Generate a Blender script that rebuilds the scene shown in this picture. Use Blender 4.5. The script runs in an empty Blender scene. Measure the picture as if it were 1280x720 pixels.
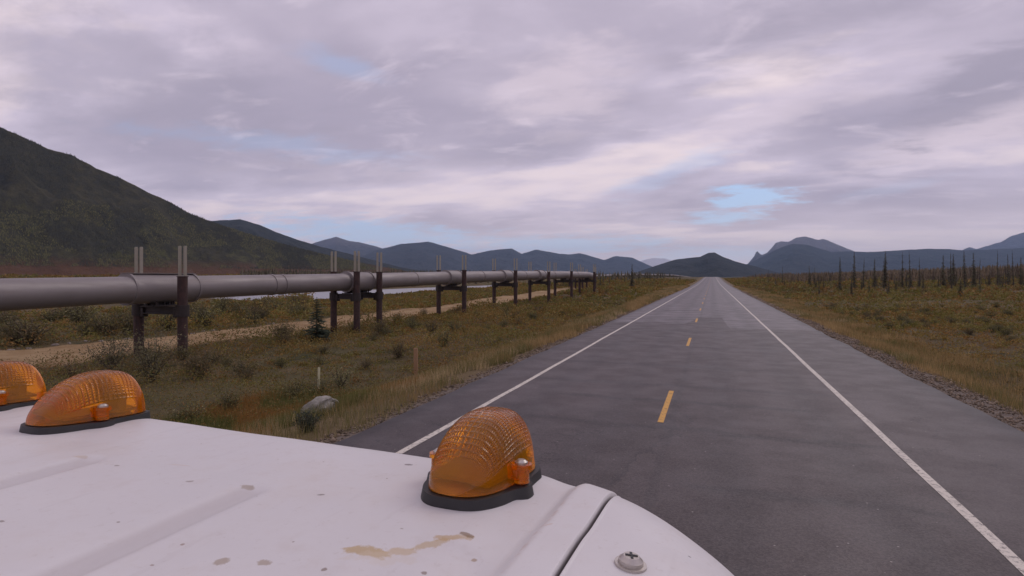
import bpy, bmesh, math, random
import numpy as np
from mathutils import Vector, Matrix
random.seed(7); rng = np.random.default_rng(7)
S = bpy.context.scene
col = S.collection
F, HZ, CH = 700.0, 346.0, 2.7           # focal length in photo pixels, horizon row, camera height
PSI = math.radians(19.65)
cp, sp = math.cos(PSI), math.sin(PSI)

# ---------------------------------------------------------------- camera, world, sun
cam = bpy.data.objects.new('camera', bpy.data.cameras.new('camera')); col.objects.link(cam)
cam.location = (0, 0, CH); cam.rotation_euler = (math.radians(90), 0, PSI)
cam.data.sensor_width = 36; cam.data.lens = F/1280*36; cam.data.shift_y = -(360-HZ)/1280
cam.data.clip_start = 0.02; cam.data.clip_end = 90000
S.camera = cam
S.view_settings.view_transform = 'Standard'; S.view_settings.look = 'None'
S.view_settings.exposure = 0.08; S.view_settings.gamma = 1; S.view_settings.use_curve_mapping = False
SUN_EL, SUN_AZ = math.radians(42), math.radians(25)      # azimuth clockwise from +Y
sun = bpy.data.objects.new('sun', bpy.data.lights.new('sun', 'SUN')); col.objects.link(sun)
sun.data.energy = 0.6; sun.data.angle = math.radians(25); sun.data.color = (1, .93, .88)
sd = Vector((math.sin(SUN_AZ)*math.cos(SUN_EL), math.cos(SUN_AZ)*math.cos(SUN_EL), math.sin(SUN_EL)))
sun.rotation_euler = sd.to_track_quat('Z', 'Y').to_euler()

class NT:
    """tiny node-tree writer"""
    def __init__(s, tree): s.t = tree; s.N = tree.nodes; s.L = tree.links
    def n(s, typ, **kw):
        x = s.N.new(typ)
        for k, v in kw.items(): setattr(x, k, v)
        return x
    def put(s, sock, v):
        if v is None: return
        if isinstance(v, bpy.types.NodeSocket): s.L.new(v, sock)
        elif isinstance(v, (tuple, list)):
            sock.default_value = tuple(v) + ((1,) if len(v) == 3 and sock.type == 'RGBA' else ())
        else: sock.default_value = v
    def m(s, op, a, b=None, c=None, clamp=False):
        x = s.n('ShaderNodeMath', operation=op, use_clamp=clamp)
        for i, v in enumerate((a, b, c)): s.put(x.inputs[i], v)
        return x.outputs[0]
    def vm(s, op, a, b=None, scale=None):
        x = s.n('ShaderNodeVectorMath', operation=op); s.put(x.inputs[0], a); s.put(x.inputs[1], b)
        if scale is not None: s.put(x.inputs['Scale'], scale)
        return x.outputs[0] if op not in ('LENGTH', 'DOT_PRODUCT', 'DISTANCE') else x.outputs['Value']
    def noise(s, vec, scale, detail=4, rough=.55, dist=0, out=0):
        x = s.n('ShaderNodeTexNoise'); s.put(x.inputs['Vector'], vec)
        x.inputs['Scale'].default_value = scale; x.inputs['Detail'].default_value = detail
        x.inputs['Roughness'].default_value = rough; x.inputs['Distortion'].default_value = dist
        return x.outputs[out]
    def vor(s, vec, scale, feature='F1', out='Distance'):
        x = s.n('ShaderNodeTexVoronoi', feature=feature); s.put(x.inputs['Vector'], vec)
        x.inputs['Scale'].default_value = scale; return x.outputs[out]
    def mr(s, v, a, b, c=0., d=1., smooth=True):
        x = s.n('ShaderNodeMapRange'); x.interpolation_type = 'SMOOTHSTEP' if smooth else 'LINEAR'
        s.put(x.inputs[0], v)
        for i, q in enumerate((a, b, c, d)): s.put(x.inputs[i+1], q)
        return x.outputs[0]
    def mix(s, f, a, b, blend='MIX'):
        x = s.n('ShaderNodeMix', data_type='RGBA', blend_type=blend)
        s.put(x.inputs[0], f); s.put(x.inputs[6], a); s.put(x.inputs[7], b); return x.outputs[2]
    def xyz(s, v):
        x = s.n('ShaderNodeSeparateXYZ'); s.put(x.inputs[0], v); return x.outputs
    def comb(s, a, b, c):
        x = s.n('ShaderNodeCombineXYZ')
        for i, v in enumerate((a, b, c)): s.put(x.inputs[i], v)
        return x.outputs[0]
    def bump(s, h, strength=.5, dist=.05):
        x = s.n('ShaderNodeBump'); x.inputs['Strength'].default_value = strength
        x.inputs['Distance'].default_value = dist; s.put(x.inputs['Height'], h); return x.outputs[0]
    def pos(s): return s.n('ShaderNodeNewGeometry').outputs['Position']
    def obj(s): return s.n('ShaderNodeTexCoord').outputs['Object']

def material(name, fn, **kw):
    m = bpy.data.materials.new(name); m.use_nodes = True
    T = NT(m.node_tree); b = m.node_tree.nodes['Principled BSDF']
    r = fn(T) if fn else {}
    r.update(kw)
    names = {'base': 'Base Color', 'rough': 'Roughness', 'metal': 'Metallic', 'normal': 'Normal',
             'trans': 'Transmission Weight', 'spec': 'Specular IOR Level', 'coat': 'Coat Weight', 'ior': 'IOR',
             'sss': 'Subsurface Weight', 'cr': 'Coat Roughness'}
    for k, v in r.items(): T.put(b.inputs[names[k]], v)
    return m

# ---- world: Nishita sky seen through gaps of an overcast built on a flat cloud deck
W = bpy.data.worlds.new('World'); S.world = W; W.use_nodes = True
T = NT(W.node_tree); bg = W.node_tree.nodes['Background']
sky = T.n('ShaderNodeTexSky', sky_type='NISHITA', sun_disc=False)
sky.sun_elevation = SUN_EL; sky.sun_rotation = SUN_AZ; sky.air_density = 1.2; sky.dust_density = 1.5
d = T.n('ShaderNodeTexCoord').outputs['Generated']
dx, dy, dz = T.xyz(d)[:3]
den = T.m('ADD', T.m('MAXIMUM', dz, 0.0), .14)
pxy = T.comb(T.m('DIVIDE', dx, den), T.m('DIVIDE', dy, den), 0.0)
mp = T.n('ShaderNodeMapping'); T.put(mp.inputs[0], pxy)
mp.inputs['Rotation'].default_value = (0, 0, math.radians(-24)); mp.inputs['Scale'].default_value = (.75, 1.15, 1)
mp.inputs['Location'].default_value = (3.1, 1.7, 0)
q = mp.outputs[0]
big = T.noise(q, .85, 3, .5, .4)
mid = T.noise(q, 2.3, 5, .55, .5)
fine = T.noise(T.vm('ADD', q, (7.7, 3.3, 0)), 6.5, 6, .6, .3)
wisp = T.noise(q, 3.6, 5, .6, .5)
sig = T.m('ADD', T.m('ADD', T.m('MULTIPLY', big, .72), T.m('MULTIPLY', mid, .20)), T.m('MULTIPLY', fine, .08))
lum = T.mr(sig, .36, .64)
cr = T.n('ShaderNodeValToRGB'); T.put(cr.inputs[0], lum)
e = cr.color_ramp.elements
CB = .1
SKYGAIN = 1.27
def csky(c): return tuple(SKYGAIN*(((v/255+.055)/1.055)**2.4)/CB for v in c) + (1,)
e[0].position = 0; e[0].color = csky((158, 149, 166)); e[1].position = 1; e[1].color = csky((217, 201, 205))
x_ = e.new(.35); x_.color = csky((171, 161, 177)); x_ = e.new(.7); x_.color = csky((186, 175, 191))
def blob(px, py, w, h, ang=0):
    """soft window in the cloud deck around a direction of the sky (w, h in degrees)"""
    v = Vector(((px-640)*cp - F*sp, F*cp + (px-640)*sp, HZ-py)).normalized()
    r = v.cross(Vector((0, 0, 1))).normalized(); u = r.cross(v)
    ca, sa = math.cos(math.radians(ang)), math.sin(math.radians(ang))
    r2 = r*ca + u*sa; u2 = u*ca - r*sa
    a = T.m('DIVIDE', T.vm('DOT_PRODUCT', d, tuple(r2)), math.sin(math.radians(w)))
    b = T.m('DIVIDE', T.vm('DOT_PRODUCT', d, tuple(u2)), math.sin(math.radians(h)))
    f = T.mr(T.vm('DOT_PRODUCT', d, tuple(v)), 0, .1)
    rr = T.m('SQRT', T.m('ADD', T.m('MULTIPLY', a, a), T.m('MULTIPLY', b, b)))
    rr = T.m('ADD', rr, T.m('MULTIPLY', T.m('SUBTRACT', T.noise(q, 5, 5, .62), .5), 2.2))
    return T.m('MULTIPLY', T.mr(rr, 1.0, .15), f)
gaps = None
for g, k in ((blob(938, 248, 4.8, 1.6, -2), 1.5), (blob(905, 272, 5.0, .9, 0), .9), (blob(420, 78, 6, 1.3, -8), .35),
             (blob(360, 182, 16, 1.3, -2), .3), (blob(470, 294, 18, 2.2, -3), .9), (blob(700, 306, 16, 1.4, 0), .8),
             (blob(840, 215, 8, 1.6, 20), .3), (blob(900, 318, 12, 1.2, 0), .6), (blob(1120, 236, 6, .8, 8), .15)):
    g = T.m('MULTIPLY', g, k); gaps = g if gaps is None else T.m('MAXIMUM', gaps, g)
gaps = T.m('MINIMUM', gaps, 1.0)
# brighter and darker reaches of the deck
brt = T.m('ADD', T.m('MULTIPLY', blob(700, 110, 9, 6, 20), .45), T.m('MULTIPLY', blob(1210, 165, 12, 3, 12), .55))
brt = T.m('ADD', brt, T.m('MULTIPLY', blob(960, 145, 14, 2.6, 14), .35))
brt = T.m('ADD', brt, T.m('MULTIPLY', blob(600, 235, 26, 4, -4), .28))
drk = T.m('ADD', T.m('MULTIPLY', blob(1230, 105, 10, 3.4, 22), .85), T.m('MULTIPLY', blob(150, 100, 24, 7, -6), .5))
drk = T.m('ADD', drk, T.m('MULTIPLY', blob(1000, 40, 16, 4, 10), .5))
drk = T.m('ADD', drk, T.m('MULTIPLY', blob(650, 190, 11, 2, 6), .4))
clouds = T.mix(T.m('MINIMUM', brt, 1.0), cr.outputs[0], csky((214, 198, 206)))
clouds = T.mix(T.m('MINIMUM', drk, 1.0), clouds, csky((148, 140, 156)))
clouds = T.mix(T.mr(T.m('MULTIPLY', T.m('SUBTRACT', wisp, .5), 1.0), .02, .25, 0, .4), clouds, csky((214, 200, 212)))
clouds = T.mix(T.mr(dz, .15, .0, 0, .8), clouds, csky((226, 206, 206)))
skyc = T.mix(.25, T.mix(1.0, sky.outputs[0], (.9, .93, 1.05, 1), 'MULTIPLY'), csky((150, 172, 208)))
skyc = T.mix(.6, skyc, csky((158, 184, 224)))
skyc = T.mix(T.mr(dz, .14, .0, 0, .7), skyc, csky((214, 218, 232)))
T.put(bg.inputs['Color'], T.mix(gaps, clouds, skyc)); bg.inputs['Strength'].default_value = CB

# ---------------------------------------------------------------- helpers
def tag(o, label=None, cat=None, group=None, kind=None):
    for k, v in (('label', label), ('category', cat), ('group', group), ('kind', kind)):
        if v: o[k] = v
    return o
def mesh_np(name, V, Fq, mat, parent=None, colors=None, smooth=False, k=None):
    """V (n,3); Fq (m,k) uniform polygons"""
    V = np.asarray(V, dtype=np.float32); Fq = np.asarray(Fq, dtype=np.int32); k = Fq.shape[1]
    me = bpy.data.meshes.new(name)
    me.vertices.add(len(V)); me.vertices.foreach_set('co', V.ravel())
    me.loops.add(Fq.size); me.loops.foreach_set('vertex_index', Fq.ravel())
    me.polygons.add(len(Fq)); me.polygons.foreach_set('loop_start', np.arange(0, Fq.size, k, dtype=np.int32))
    me.update(calc_edges=True)
    if smooth: me.polygons.foreach_set('use_smooth', np.ones(len(Fq), dtype=bool))
    if colors is not None:
        at = me.color_attributes.new('Col', 'FLOAT_COLOR', 'POINT')
        c = np.ones((len(V), 4), dtype=np.float32); c[:, :3] = colors; at.data.foreach_set('color', c.ravel())
    me.materials.append(mat)
    o = bpy.data.objects.new(name, me); col.objects.link(o); o.parent = parent
    return o
def obj(name, bm, mat, parent=None, smooth=True):
    me = bpy.data.meshes.new(name); bm.normal_update(); bm.to_mesh(me); bm.free(); me.materials.append(mat)
    if smooth: me.polygons.foreach_set('use_smooth', [True]*len(me.polygons)); me.set_sharp_from_angle(angle=math.radians(38))
    o = bpy.data.objects.new(name, me); col.objects.link(o); o.parent = parent; return o
def empty(name, loc, rz=0):
    o = bpy.data.objects.new(name, None); col.objects.link(o); o.location = loc; o.rotation_euler = (0, 0, rz); return o
def box(bm, c, s, bevel=0, mtx=None):
    r = bmesh.ops.create_cube(bm, size=1)
    M = (mtx or Matrix()) @ Matrix.Translation(c) @ Matrix.Diagonal((*s, 1))
    bmesh.ops.transform(bm, matrix=M, verts=r['verts'])
    if bevel:
        es = {e for v in r['verts'] for e in v.link_edges}
        bmesh.ops.bevel(bm, geom=list(es), offset=bevel, segments=2, affect='EDGES', profile=.6)
def cyl(bm, p0, p1, r0, r1=None, n=16, caps=True):
    p0, p1 = Vector(p0), Vector(p1); r1 = r0 if r1 is None else r1; dv = p1-p0
    M = Matrix.Translation((p0+p1)/2) @ dv.to_track_quat('Z', 'Y').to_matrix().to_4x4()
    bmesh.ops.create_cone(bm, cap_ends=caps, segments=n, radius1=r0, radius2=r1, depth=dv.length, matrix=M)
def tube(bm, pts, r, n=24, caps=True):
    pts = [Vector(p) for p in pts]; rings = []
    for i, p in enumerate(pts):
        t = (pts[min(i+1, len(pts)-1)]-pts[max(i-1, 0)]).normalized()
        a = t.cross(Vector((0, 0, 1))).normalized(); b = a.cross(t); rr = r[i] if isinstance(r, (list, tuple)) else r
        rings.append([bm.verts.new(p + a*math.cos(2*math.pi*k/n)*rr + b*math.sin(2*math.pi*k/n)*rr) for k in range(n)])
    for A, B in zip(rings, rings[1:]):
        for k in range(n): bm.faces.new((A[k], A[(k+1) % n], B[(k+1) % n], B[k]))
    if caps: bm.faces.new(rings[0]); bm.faces.new(rings[-1][::-1])
def sst(a, b, x):
    t = np.clip((x-a)/(b-a), 0, 1); return t*t*(3-2*t)
def vn(x, y, seed=0):
    xi = np.floor(x).astype(np.int64); yi = np.floor(y).astype(np.int64); fx = x-xi; fy = y-yi
    fx = fx*fx*(3-2*fx); fy = fy*fy*(3-2*fy)
    def h(a, b):
        n = (a*374761393 + b*668265263 + seed*974634777) & 0xffffffff
        n = ((n ^ (n >> 13))*1274126177) & 0xffffffff
        return ((n ^ (n >> 16)) & 0xffff)/65535.0
    return (h(xi, yi)*(1-fx)+h(xi+1, yi)*fx)*(1-fy) + (h(xi, yi+1)*(1-fx)+h(xi+1, yi+1)*fx)*fy
def fbm(x, y, seed=0, o=5, g=.5):
    x = np.asarray(x, float); y = np.asarray(y, float)
    s = 0; a = 1; t = 0
    for i in range(o): s = s + a*vn(x, y, seed+i*17); t += a; a *= g; x = x*2.03+11.3; y = y*2.03+5.7
    return s/t
def P(px, py, Z):
    xc = (px-640)/F*Z
    return Vector((xc*cp - Z*sp, Z*cp + xc*sp, CH + (HZ-py)/F*Z))
def camdepth(X, Y): return Y*cp - X*sp
def campx(X, Y):
    return 640 + F*(Y*sp + X*cp)/np.maximum(camdepth(X, Y), .1)

RL, RR, CL, LL, LR = -5.75, 5.05, -.9, -4.5, 2.72     # asphalt edges, centre line, edge lines
def pathc(Y): return -31.8 + 1.0*np.sin(np.asarray(Y)*.03)
def rise(X, Y):
    return 2.6*sst(150, 540, Y) - 4.5*sst(545, 900, Y)*np.exp(-(np.asarray(X, float)/60)**2)
def gz(X, Y):
    X = np.asarray(X, float); Y = np.asarray(Y, float)
    far = sst(45, 150, Y)
    L = -.06 - sst(-6.1, -11.5, X)*(1.15 - .95*far)
    n = (fbm(X*.12, Y*.12, 3)-.5)*.55 + (fbm(X*.5, Y*.5, 9, 3)-.5)*.22
    L = L + n*sst(-6.3, -10, X)*(1-sst(3.4, 2.2, np.abs(X-pathc(Y)))*.85)
    L = L - sst(-60, -64, X)*sst(-112, -104, X)*1.9*sst(72, 92, Y)*sst(600, 400, Y)
    L = L + sst(-110, -260, X)*2.5
    Rr = -.05 - sst(5.3, 8.6, X)*.75 + sst(9, 60, X)*.5 + sst(60, 220, X)*2.6
    Rr = Rr + n*sst(6, 9, X)
    z = np.where(X < RL, L, np.where(X > RR, Rr, -.08))
    z = np.where((X > RL) & (X < RR), -.12, z)
    return z + rise(X, Y)

# ---------------------------------------------------------------- materials
def attr_mat(name, rough=.75, trans=.0, var=.35):
    m = bpy.data.materials.new(name); m.use_nodes = True; T = NT(m.node_tree); b = m.node_tree.nodes['Principled BSDF']
    a = T.n('ShaderNodeAttribute', attribute_name='Col').outputs['Color']
    nz = T.noise(T.pos(), 9, 2)
    c = T.mix(1.0, a, T.mix(nz, (1-var,)*3, (1+var,)*3), 'MULTIPLY')
    T.put(b.inputs['Base Color'], c); b.inputs['Roughness'].default_value = rough
    b.inputs['Specular IOR Level'].default_value = .2
    if trans:
        tr = T.n('ShaderNodeBsdfTranslucent'); T.put(tr.inputs[0], c)
        mx = T.n('ShaderNodeMixShader'); mx.inputs[0].default_value = trans
        T.L.new(b.outputs[0], mx.inputs[1]); T.L.new(tr.outputs[0], mx.inputs[2])
        T.L.new(mx.outputs[0], m.node_tree.nodes['Material Output'].inputs[0])
    return m
M_leaf = attr_mat('leaf', .65, .25); M_grass = attr_mat('grass_blade', .7, .25); M_stone = attr_mat('loose_stone', .9)
M_needle = attr_mat('needle', .8, .1)

def f_ground(T):
    p = T.pos(); X, Y, Z = T.xyz(p)[:3]
    n1 = T.noise(p, .09, 5, .6); n2 = T.noise(p, .55, 5, .6); n3 = T.noise(p, 5, 5, .65); n4 = T.noise(p, 40, 3)
    c = T.mix(T.mr(n1, .38, .62), (.105, .090, .042), (.13, .090, .046))
    c = T.mix(T.mr(n2, .5, .68), c, (.13, .10, .05))
    c = T.mix(T.mr(n2, .46, .3), c, (.042, .048, .020))
    c = T.mix(T.mr(n3, .45, .7, 0, .5), c, (.03, .026, .015))
    Xd = T.m('ADD', X, T.m('MULTIPLY', T.m('SUBTRACT', n2, .5), 2.6))
    # verge of dry grass
    ver = T.m('MAXIMUM', T.m('MULTIPLY', T.mr(Xd, -9.8, -7.5), T.mr(Xd, 0, -1)), T.m('MULTIPLY', T.mr(Xd, 9.0, 7.2), T.mr(Xd, 0, 1)))
    c = T.mix(T.m('MULTIPLY', ver, .8), c, T.mix(n3, (.15, .110, .055), (.20, .145, .08)))
    # gravel shoulder
    Xg = T.m('ADD', X, T.m('MULTIPLY', T.m('SUBTRACT', n3, .5), .9))
    gr = T.m('MAXIMUM', T.m('MULTIPLY', T.mr(Xg, -6.25, -6.0), T.mr(Xg, -5, -5.2)), T.m('MULTIPLY', T.mr(Xg, 6.3, 5.8), T.mr(Xg, 4, 4.5)))
    grc = T.mix(T.vor(p, 22, out='Color'), (.12, .095, .08), (.24, .20, .165))
    c = T.mix(gr, c, grc)
    # service track by the pipeline
    pc = T.m('ADD', T.m('MULTIPLY', T.m('SINE', T.m('MULTIPLY', Y, .03)), 1.0), -31.8)
    dp = T.m('ABSOLUTE', T.m('ADD', T.m('SUBTRACT', X, pc), T.m('MULTIPLY', T.m('SUBTRACT', n2, .5), 1.8)))
    tr = T.mr(dp, 4.1, 3.4)
    tr = T.m('MULTIPLY', tr, T.mr(Y, 170, 120))
    tc = T.mix(T.mr(n2, .35, .65), (.27, .175, .085), (.37, .26, .14))
    tc = T.mix(T.mr(n3, .55, .7, 0, .4), tc, (.12, .09, .05))
    c = T.mix(tr, c, tc)
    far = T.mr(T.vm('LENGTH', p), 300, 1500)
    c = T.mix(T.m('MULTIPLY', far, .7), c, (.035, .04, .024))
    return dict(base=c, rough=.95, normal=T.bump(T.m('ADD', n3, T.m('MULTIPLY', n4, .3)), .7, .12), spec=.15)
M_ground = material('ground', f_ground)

def f_road(T):
    p = T.pos(); X, Y, Z = T.xyz(p)[:3]
    n1 = T.noise(T.vm('MULTIPLY', p, (.35, .06, 1)), 1, 5, .6); n2 = T.noise(p, 1.1, 5, .6); n3 = T.noise(p, 160, 2); n4 = T.noise(T.vm('MULTIPLY', p, (.5, 5, 1)), .35, 4, .6)
    c = T.mix(T.mr(n1, .35, .65), (.060, .045, .044), (.082, .062, .061))
    c = T.mix(T.mr(n2, .4, .7, 0, .4), c, (.042, .033, .034))
    # older paler surface ahead, with a ragged edge
    Ye = T.m('ADD', Y, T.m('MULTIPLY', T.m('SUBTRACT', T.noise(p, .6, 5, .7), .5), 8))
    Ye = T.m('ADD', Ye, T.m('MULTIPLY', T.mr(X, -1.6, -.6), -5.5))
    Ye = T.m('ADD', Ye, T.m('MULTIPLY', T.mr(X, .6, .9), 8.0))
    old = T.mr(Ye, 33.6, 34.3)
    c = T.mix(old, c, T.mix(T.mr(n4, .3, .7), (.095, .080, .084), (.155, .130, .138)))
    # darker ribbons on the wheel tracks, spread across both lanes
    for xc in (-3.6, -1.9, .2, 1.9):
        w = T.mr(T.m('ABSOLUTE', T.m('SUBTRACT', X, xc)), .5, .1, 0, .38)
        c = T.mix(w, c, (.036, .031, .034))
    # dark seam along the centre
    sm = T.mr(T.m('ABSOLUTE', T.m('ADD', X, T.m('ADD', .72, T.m('MULTIPLY', T.m('SUBTRACT', n2, .5), .25)))), .10, .02, 0, .45)
    c = T.mix(sm, c, (.025, .021, .023))
    # sealed cross cracks
    for yk, k, x0, x1 in ((7.6, .5, -.6, 3), (10.3, .55, -4.5, 3), (12.6, .6, -3.5, 2.2), (14.4, .5, -5, 2.9), (17.6, .55, -5, 2), (22.5, .5, -5, 4), (29, .55, -5, 1), (37, .6, -5, 4), (47, .6, -5, 4), (60, .6, -5, 4)):
        wob = T.m('MULTIPLY', T.m('SUBTRACT', T.noise(p, .8, 4, .6), .5), .8)
        l = T.mr(T.m('ABSOLUTE', T.m('ADD', T.m('SUBTRACT', Y, yk), wob)), .16+yk*.006, .02, 0, min(.95, k*1.5))
        l = T.m('MULTIPLY', l, T.m('MULTIPLY', T.mr(X, x0, x0+.6), T.mr(X, x1, x1-.8)))
        c = T.mix(l, c, (.030, .025, .027))
    # patch border near the truck
    pb = T.m('ADD', X, T.m('MULTIPLY', T.m('SUBTRACT', T.noise(p, 1.6, 5, .65), .5), 1.1))
    pd = T.m('ADD', pb, T.m('SUBTRACT', 1.15, T.m('MULTIPLY', T.m('SUBTRACT', Y, 7.8), .2))); c = T.mix(T.m('MULTIPLY', T.mr(pd, .02, -.02), T.mr(Y, 11.6, 11.2)), c, T.mix(.3, c, (.022, .018, .019)))
    pl = T.mr(T.m('ABSOLUTE', pd), .06, .015, 0, .8)
    pl = T.m('MULTIPLY', pl, T.m('MULTIPLY', T.mr(Y, 11.6, 11.2), T.mr(Y, 4, 4.3)))
    c = T.mix(pl, c, (.022, .018, .02))
    # aggregate and pale specks
    st = T.vor(p, 55, out='Color'); c = T.mix(.30, c, T.mix(T.xyz(st)[0], (.02, .016, .017), (.17, .14, .135)))
    cr1 = T.vor(T.vm('ADD', p, T.vm('SCALE', T.noise(p, .9, 5, .7, out=1), None, 2.2)), .16, 'DISTANCE_TO_EDGE'); c = T.mix(T.mr(cr1, .0035, .0012, 0, .75), c, (.020, .016, .016))
    c = T.mix(T.m('MULTIPLY', T.mr(n4, .55, .68, 0, .55), old), c, (.22, .19, .195))
    v = T.vor(p, 4.2); c = T.mix(T.mr(v, .06, .03, 0, .9), c, (.30, .27, .25))
    edge = T.m('MAXIMUM', T.mr(X, -5.3, -5.7), T.mr(X, 4.5, 5.0))
    c = T.mix(T.m('MULTIPLY', edge, .6), c, (.030, .026, .027))
    rg = T.m('ADD', T.mr(n2, .3, .7, .5, .62), T.m('MULTIPLY', old, -.04))
    return dict(base=c, rough=rg, normal=T.bump(n3, .35, .006), spec=.3)
M_road = material('asphalt', f_road)
def f_paint(c0, wear):
    def f(T):
        p = T.pos(); n = T.noise(p, 14, 5, .7); n2 = T.noise(p, 90, 3)
        w = T.mr(T.m('ADD', n, T.m('MULTIPLY', n2, .3)), .64, .82, 0, wear); w = T.m('MAXIMUM', w, T.m('MULTIPLY', T.mr(T.noise(p, 1.3, 4, .7), .5, .7), .3))
        return dict(base=T.mix(w, c0, (.07, .06, .06)), rough=.7)
    return f
M_white = material('white_road_paint', f_paint((.62, .57, .49), .8)); M_yel = material('yellow_road_paint', f_paint((.62, .33, .06), .8))

# ---------------------------------------------------------------- ground, road, water
def axis(breaks):
    out = []
    for a, b, s in breaks: out += list(np.arange(a, b, s))
    return np.array(out+[breaks[-1][1]])
ax = axis([(-30000, -3000, 3000), (-3000, -500, 125), (-500, -120, 10), (-120, -40, 1.6), (-40, -5.8, .4), (-5.8, 5.1, .65), (5.1, 30, .4), (30, 120, 2), (120, 600, 15), (600, 3000, 150), (3000, 30000, 3000)])
ay = axis([(-3000, -200, 400), (-200, -10, 10), (-10, 70, .45), (70, 200, 1.6), (200, 700, 10), (700, 3000, 100), (3000, 36000, 3000)])
ax = np.unique(np.concatenate([ax, [RL, RL-.001, RR, RR+.001]]))
GX, GY = np.meshgrid(ax, ay)
GZ = gz(GX, GY); ny, nx = GX.shape
idx = np.arange(nx*ny).reshape(ny, nx)
q4 = np.stack([idx[:-1, :-1], idx[:-1, 1:], idx[1:, 1:], idx[1:, :-1]], -1).reshape(-1, 4)
g = mesh_np('ground', np.stack([GX, GY, GZ], -1).reshape(-1, 3), q4, M_ground, smooth=True); g['kind'] = 'structure'

def strip(name, x0, x1, y0, y1, z, mat, ny=2):
    V = []; Fq = []
    for i in range(ny):
        y = y0+(y1-y0)*i/(ny-1); V += [(x0, y, z), (x1, y, z)]
        if i: k = 2*i; Fq.append((k-2, k-1, k+1, k))
    return V, Fq
V, Fq = [], []
ys = list(np.arange(-40, 80, 1.0)) + list(np.arange(80, 1200, 10)) + [1200, 1600, 2600]
zys = [float(rise(0., np.array(float(y)))) for y in ys]
def zroad(y): return float(np.interp(y, ys, zys))
for i, y in enumerate(ys):
    w = (fbm(np.array(y*1.3), np.array(.0), 5)-.5)*.22; w2 = (fbm(np.array(y*1.3), np.array(9.0), 6)-.5)*.22
    zz = zroad(y); V += [(RL-.12+w, y, zz-.10), (RL+w, y, zz), (RR+w2, y, zz), (RR+.12+w2, y, zz-.10)]
    if i:
        k = 4*i
        Fq += [(k-4+j, k-3+j, k+1+j, k+j) for j in range(3)]
road = mesh_np('road', V, Fq, M_road); road['kind'] = 'structure'
def marking(name, rects, mat):
    V = []; Fq = []
    for (x0, x1, y0, y1) in rects:
        yy = [y0] + [y for y in ys if y0 < y < y1] + [y1]
        for i, y in enumerate(yy):
            k = len(V); w = (float(fbm(np.array(y*.5+x0*3), np.array(1.), 8, 3))-.5)*.035 if len(yy) > 20 else 0
            V += [(x0+w, y, zroad(y)+.004), (x1+w, y, zroad(y)+.004)]
            if i: Fq.append((k-2, k-1, k+1, k))
    o = mesh_np(name, V, Fq, mat); o['kind'] = 'structure'; return o
marking('white_edge_line', [(LL-.06, LL+.06, -40, 1500), (LR-.06, LR+.06, -40, 1500)], M_white)
marking('yellow_centre_line', [(CL-.055, CL+.055, 10.7+12.19*k, 13.75+12.19*k) for k in range(-4, 40)], M_yel)

def f_water(T):
    n = T.noise(T.vm('MULTIPLY', T.pos(), (1, .6, 1)), 1.2, 3)
    return dict(base=(.22, .22, .23), rough=.35, spec=.9, normal=T.bump(n, .1, .05))
V = []; Fq = []
for i, y in enumerate(np.linspace(76, 600, 40)):
    V += [(-112, y, -1.6), (-58, y, -1.6)]
    if i: k = 2*i; Fq.append((k-2, k-1, k+1, k))
riv = mesh_np('river', V, Fq, material('river_water', f_water)); riv['kind'] = 'structure'

# ---------------------------------------------------------------- mountains
def f_mount(lo, hi, rock, snow=None, hz=900., band=None, yellow=None, sc=1.0):
    def f(T):
        p = T.pos(); X, Y, Z = T.xyz(p)[:3]
        ps = T.vm('MULTIPLY', p, (.004*sc, .004*sc, .004*sc))
        n1 = T.noise(ps, 1.2, 6, .6); n2 = T.noise(ps, 6, 6, .65, .4); n3 = T.noise(ps, 40, 4, .7)
        c = T.mix(T.mr(n2, .35, .65), lo, hi)
        h = T.m('ADD', T.m('DIVIDE', Z, hz), T.m('MULTIPLY', T.m('SUBTRACT', n2, .5), .7))
        c = T.mix(T.mr(h, .55, .85), c, rock)
        if snow: c = T.mix(T.mr(T.m('ADD', h, T.m('MULTIPLY', T.m('SUBTRACT', n3, .5), .5)), .5, .8), c, snow)
        if yellow:
            yv = T.m('MULTIPLY', T.mr(n2, .47, .62), T.mr(n1, .40, .55))
            yv = T.m('MULTIPLY', yv, T.m('MULTIPLY', T.mr(Z, 15, 40), T.mr(Z, 190, 90)))
            c = T.mix(T.m('MULTIPLY', yv, .85), c, yellow)
        if band: c = T.mix(T.mr(T.m('ADD', Z, T.m('MULTIPLY', T.m('SUBTRACT', n2, .5), 30)), 46, 14, 0, .95), c, band)
        c = T.mix(T.mr(n3, .4, .65, 0, .6), c, T.mix(.6, c, (.008, .01, .008)))
        return dict(base=c, rough=.95, spec=.1, normal=T.bump(T.m('ADD', n2, T.m('MULTIPLY', n3, .35)), .8, 30/sc))
    return f
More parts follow.
